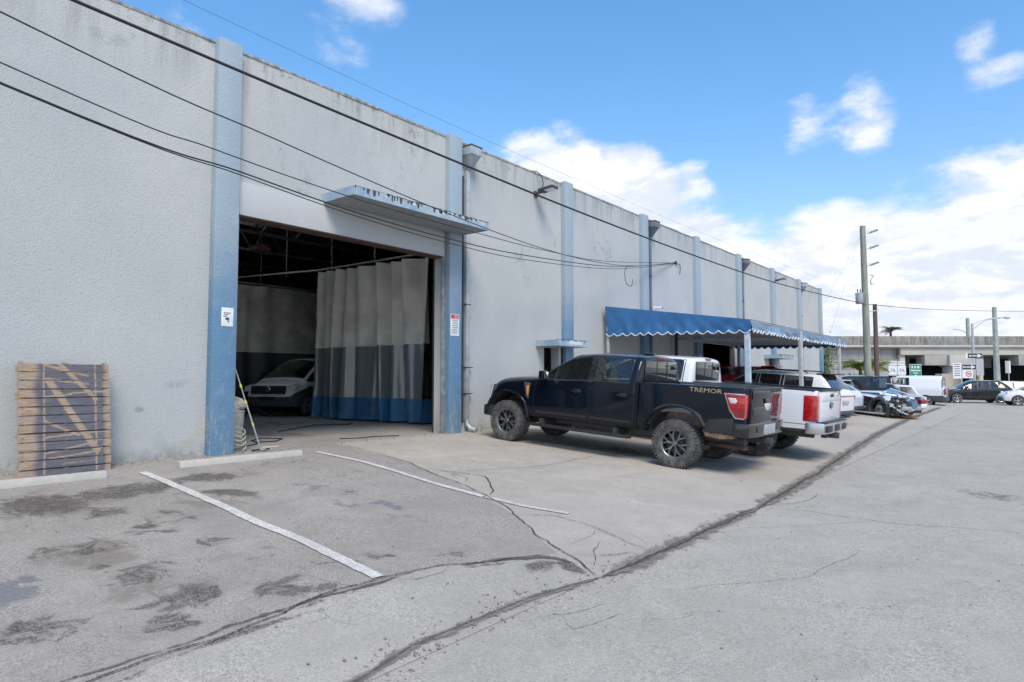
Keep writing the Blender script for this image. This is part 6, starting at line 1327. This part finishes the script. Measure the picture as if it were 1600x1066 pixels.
b.box(-.42, .42, -.037, -.034, 2.38, 2.48); b.box(-.22, .22, -.037, -.034, 2.18, 2.25); b.build('legend', MA['signw'], gs); arrow(gs, 0, 1.96, .24, .22, MA['signw'], vert=True, y=-.034)
# one-way cluster
s1 = sgn_thing('black one-way arrow sign over a no-turn disc on a white board, lower of the cluster', -5.0, 67.7, 3.0)
board(s1, -.72, .0, 1.72, 3.05, MA['signw'], y=.0); board(s1, .06, .98, 1.75, 2.50, MA['signw'], y=.0)
board(s1, .05, 1.28, 2.48, 2.92, MA['signw']); MB().box(.07, 1.26, -.033, -.029, 2.50, 2.90).build('black_face', MA['black'], s1); arrow(s1, .66, 2.70, 1.08, .34, MA['signw'], y=-.034); word(s1, 'ONE WAY', .55, 2.70, .15, MA['black'], y=-.039)
MB().lathe([(.001, -.012), (.25, -.012), (.25, -.008)], c=(.62, 0, 2.12), n=24).build('disc', MA['signw'], s1); b = MB().lathe([(.19, -.016), (.25, -.016), (.25, -.010), (.19, -.010)], c=(.62, 0, 2.12), n=24); b.bar((.47, -.016, 2.25), (.77, -.016, 1.99), .006, .05); b.build('red_ring', MA['signr'], s1); arrow(s1, .62, 2.12, .26, .18, MA['black'], d=-1, y=-.012)
b = MB()
for k in range(6): b.box(-.62, -.12, -.013, -.009, 2.9-k*.19, 2.96-k*.19)
tag(b.build('small_print', MA['dgrey'], s1), kind='stuff')
s2 = sgn_thing('black one-way arrow sign on the taller post above a grey panel board', -4.2, 70.6, 3.9)
board(s2, -.80, .70, 3.50, 3.95, MA['signw'], y=-.01); MB().box(-.62, .68, -.024, -.019, 3.52, 3.93).build('black_face', MA['black'], s2); arrow(s2, .06, 3.72, 1.15, .34, MA['signw'], y=-.025); word(s2, 'ONE WAY', -.06, 3.72, .15, MA['black'], y=-.030)
for x0, x1 in ((-.55, .05), (.09, .75)): board(s2, x0, x1, 2.0, 3.46, MA['signback'], y=.0)
for (x, y, w, lab) in ((-4.55, 71.6, .16, 'left of two stout yellow posts under the one-way signs'), (-3.95, 72.2, .22, 'right of two stout yellow posts under the one-way signs')):
    o = thing('bollard', lab, 'bollard', (x, y, 0)); MB().lathe([(.001, 2.2), (w*.8, 2.2), (w, 2.1), (w, 0)], axis='z', n=14).build('post', pm('pale_yellow_post', (.48, .44, .25), .7, var=.2), o, smooth='auto')
s3 = sgn_thing('small pale sign seen edge-on at the right, under the overpass', -2.3, 87.7, 3.6); board(s3, -.36, .02, 2.3, 3.6, MA['signback'], y=.0); board(s3, .04, .20, 2.3, 3.6, MA['signw'], y=.0)
# ---------------------------------------------------------------- overpass
ovp = thing('overpass', 'long concrete motorway overpass on pier caps crossing behind the lot', 'overpass', (-12.0, 112.0, 0), math.atan2(RT.y, RT.x)-.0)
MA['oc'] = stucco('stained_overpass_concrete', (.30, .295, .27), (.37, .36, .335), top=False, rough_s=3, strength=.15)
m, t, b_ = nm('streaked_parapet'); P = geo(t); mp = N(t, 'ShaderNodeMapping'); mp.inputs['Scale'].default_value = (1, 1, .22); L(t, P, mp.inputs[0]); g = NO(t, mp.outputs[0], 2.6, 8, .75)
L(t, MIX(t, MR(t, g, .40, .70), (.27, .26, .235), (.11, .10, .09)), b_.inputs['Base Color']); b_.inputs['Roughness'].default_value = .9; MA['op'] = m
MA['og'] = pm('clean_beam_concrete', (.44, .42, .38), .85, var=.1, vs=.3)
def ob_(x0, x1, y0, y1, z0, z1, name, mat, par=None, bev=.03): return MB().box(x0, x1, y0, y1, z0, z1).build(name, mat, par or ovp, bevel=bev)
# local x runs along the deck to the right, y away from the viewer; near face at y = 0 is 99 m deep
XL, XR_ = -14.5, 95
for k in range(24):
    x0 = XL+k*4.6; ob_(x0+.02, x0+4.58, .0, .35, 6.55, 7.85, 'parapet_panel', MA['op'])
ob_(XL, XR_, -.12, 24, 6.25, 6.55, 'deck_slab', MA['og'])
for k in range(7):
    for j in range(3):
        x0 = 1.2-.4+(-1+j)*36 if False else None
for x0, x1 in ((-4.0, 28.9), (29.0, 62), (62.1, 95)):
    for j, y in enumerate((.25, 4, 8, 12, 16, 20)): ob_(x0, x1, y, y+.6, 5.15, 6.25, 'girder', MA['og'] if j == 0 else MA['oc'])
ob_(-40, 95, 24.5, 25, 6.9, 8.9, 'far_parapet', MA['oc']); ob_(-4, 95, 24.4, 25.4, 5.6, 6.9, 'far_deck', MA['og'])
# piers with hammerhead caps
for px_ in (3.6, 17.2, 39, 61, 83):
    for y in (1.2, 16.0):
        c = ob_(px_-4.2, px_-.9, y-1.0, y+1.1, 3.65, 5.12, 'pier_cap', MA['oc']); ob_(px_-.88, px_+2.2, y-1.5, y+1.1, 3.5, 5.14, 'pier_cap', MA['og'])
        MB().lathe([(.001, 3.45), (1.1, 3.45), (1.1, 0), (.001, 0)], axis='z', c=(px_+.2, y, 0), n=20).build('pier', MA['oc'], ovp, smooth='auto')
# retaining wall of cast panels at the left abutment
for r_ in range(4):
    for k in range(9):
        x0 = -18.6+k*1.62+(.81 if r_ % 2 else 0); z0 = r_*1.5
        if x0+1.6 < -3.6: ob_(x0+.015, x0+1.605, 1.0+rr.uniform(0, .02), 1.25, z0+.015, z0+1.485, 'wall_panel', MA['oc'], bev=.02)
ob_(-19, -4.0, 1.26, 24, 0, 6.1, 'abutment', MA['oc']); ob_(-19, -4.0, .9, 1.3, 6.02, 6.2, 'coping', MA['oc'])
ob_(-4.0, -3.2, .6, 1.8, 0, 5.15, 'corner_pilaster', MA['og'])
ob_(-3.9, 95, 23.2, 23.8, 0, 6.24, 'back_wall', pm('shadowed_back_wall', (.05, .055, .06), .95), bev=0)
# barricade block behind crossover
o = thing('utility_cabinet', 'beige utility cabinet on the ground below the pier, left of the signs', 'cabinet', (-5.9, 71.0, 0), RZ); MB().box(-1.0, .9, 0, .9, 0, 2.15).build('cabinet_body', pm('beige_block', (.38, .33, .28), .8, var=.2), o, bevel=.04); MB().box(-.9, .0, -.02, 0, .3, 2.0).build('cabinet_door', pm('beige_door', (.42, .37, .31), .7), o)
# ---------------------------------------------------------------- plants
def leafmat(name, a, b2):
    m, t, b = nm(name); oi = N(t, 'ShaderNodeNewGeometry'); rp = oi.outputs['Random Per Island']
    L(t, MIX(t, rp, a, b2), b.inputs['Base Color']); b.inputs['Roughness'].default_value = .6; b.inputs['Subsurface Weight'].default_value = 0.
    tr = N(t, 'ShaderNodeBsdfTranslucent'); L(t, MIX(t, rp, a, b2), tr.inputs[0]); mxx = N(t, 'ShaderNodeMixShader'); mxx.inputs[0].default_value = .35; L(t, b.outputs[0], mxx.inputs[1]); L(t, tr.outputs[0], mxx.inputs[2]); L(t, mxx.outputs[0], t.nodes['Material Output'].inputs[0]); return m
LG = leafmat('palm_leaf_green', (.09, .14, .03), (.26, .29, .07)); LB = leafmat('shrub_leaf_green', (.07, .12, .035), (.20, .26, .09)); LD = leafmat('dark_palm_leaf', (.03, .05, .02), (.08, .11, .04))
def palm(label, x, y, z, h, fl, n, mat, seed, trunk=.14, up_=.5):
    rr4 = random.Random(seed); o = thing('palm_tree', label, 'palm', (x, y, z)); MB().tube([(0, 0, 0), (.05, 0, h*.5), (0, .05, h)], [trunk*1.3, trunk, trunk*.8], 10).build('trunk', MA['poleb'], o, smooth='auto')
    for k in range(n):
        a = 2*PI*k/n+rr4.uniform(-.2, .2); e = rr4.uniform(up_*.3, up_*1.6); b = MB(); pts = []; L_ = fl*rr4.uniform(.75, 1.1)
        for j in range(9):
            u = j/8; r_ = L_*u*math.cos(e*(1-u*.6)); pts.append(Vector((r_*math.cos(a), r_*math.sin(a), h+L_*(math.sin(e)*u*1.1-.75*u*u))))
        b.tube(pts, [.025*(1-j/9) + .004 for j in range(9)], 5); sd_ = Vector((-math.sin(a), math.cos(a), 0))
        for j in range(1, 34):
            u = j/34*8; i = min(7, int(u)); p = pts[i].lerp(pts[i+1], u-i); t_ = (pts[i+1]-pts[i]).normalized(); ll = L_*.30*math.sin(PI*(.12+.85*j/34))
            for s in (1, -1):
                q = p+sd_*s*ll+t_*ll*.55+Vector((0, 0, -ll*rr4.uniform(.2, .7))); w = t_*.028
                b.add([p-w, p+w, q], [(0, 1, 2)])
        b.build('frond', mat, o)
palm('yellow-green palm partly hidden behind the two timber poles', -9.9, 52.6, 0, 2.3, 1.9, 20, LG, 1, up_=1.0)
palm('small bright palm clump just right of the dark brown pole', -9.15, 54.6, 0, 2.5, 1.2, 16, LG, 2, up_=.9)
palm('dark palm crown poking above the overpass parapet', -20.0, 133, 0, 10.0, 2.6, 18, LD, 3, .25, 1.2)
def shrub(label, x, y, z, h, w, n, mat, seed):
    rr5 = random.Random(seed); o = thing('shrub', label, 'shrub', (x, y, z)); st = MB(); tips = []
    for k in range(9):
        a = rr5.uniform(0, 2*PI); r_ = w*rr5.uniform(.2, .9); p = Vector((r_*math.cos(a)*.9, r_*math.sin(a)*.9, h*rr5.uniform(.55, 1.0))); st.tube([(0, 0, 0), p*.5+Vector((0, 0, .1*h)), p], [.05, .03, .012], 6); tips += [p*.5+Vector((0, 0, .1*h)), p, p*.8]
    st.build('stems', MA['poleb'], o); b = MB()
    for _ in range(n):
        c = rr5.choice(tips)+Vector((rr5.gauss(0, w*.26), rr5.gauss(0, w*.26), rr5.gauss(0, h*.13)))
        if c.z < .05: continue
        u = Vector((rr5.gauss(0, 1), rr5.gauss(0, 1), rr5.gauss(0, .6))).normalized(); v = u.cross(Vector((rr5.gauss(0, 1), rr5.gauss(0, 1), rr5.gauss(0, 1)))).normalized(); s = rr5.uniform(.05, .11)
        b.add([c-u*s, c+v*s*.4, c+u*s, c-v*s*.4], [(0, 1, 2, 3)])
    b.build('foliage', mat, o); return o
shrub('loose olive-green shrub at the far corner of the warehouse, left of the poles', -11.6, 47.0, 0, 3.6, 1.25, 6500, LB, 4)
shrub('low scrubby bush at the foot of the utility pole', -9.2, 49.0, 0, 1.9, .8, 1600, LG, 5)
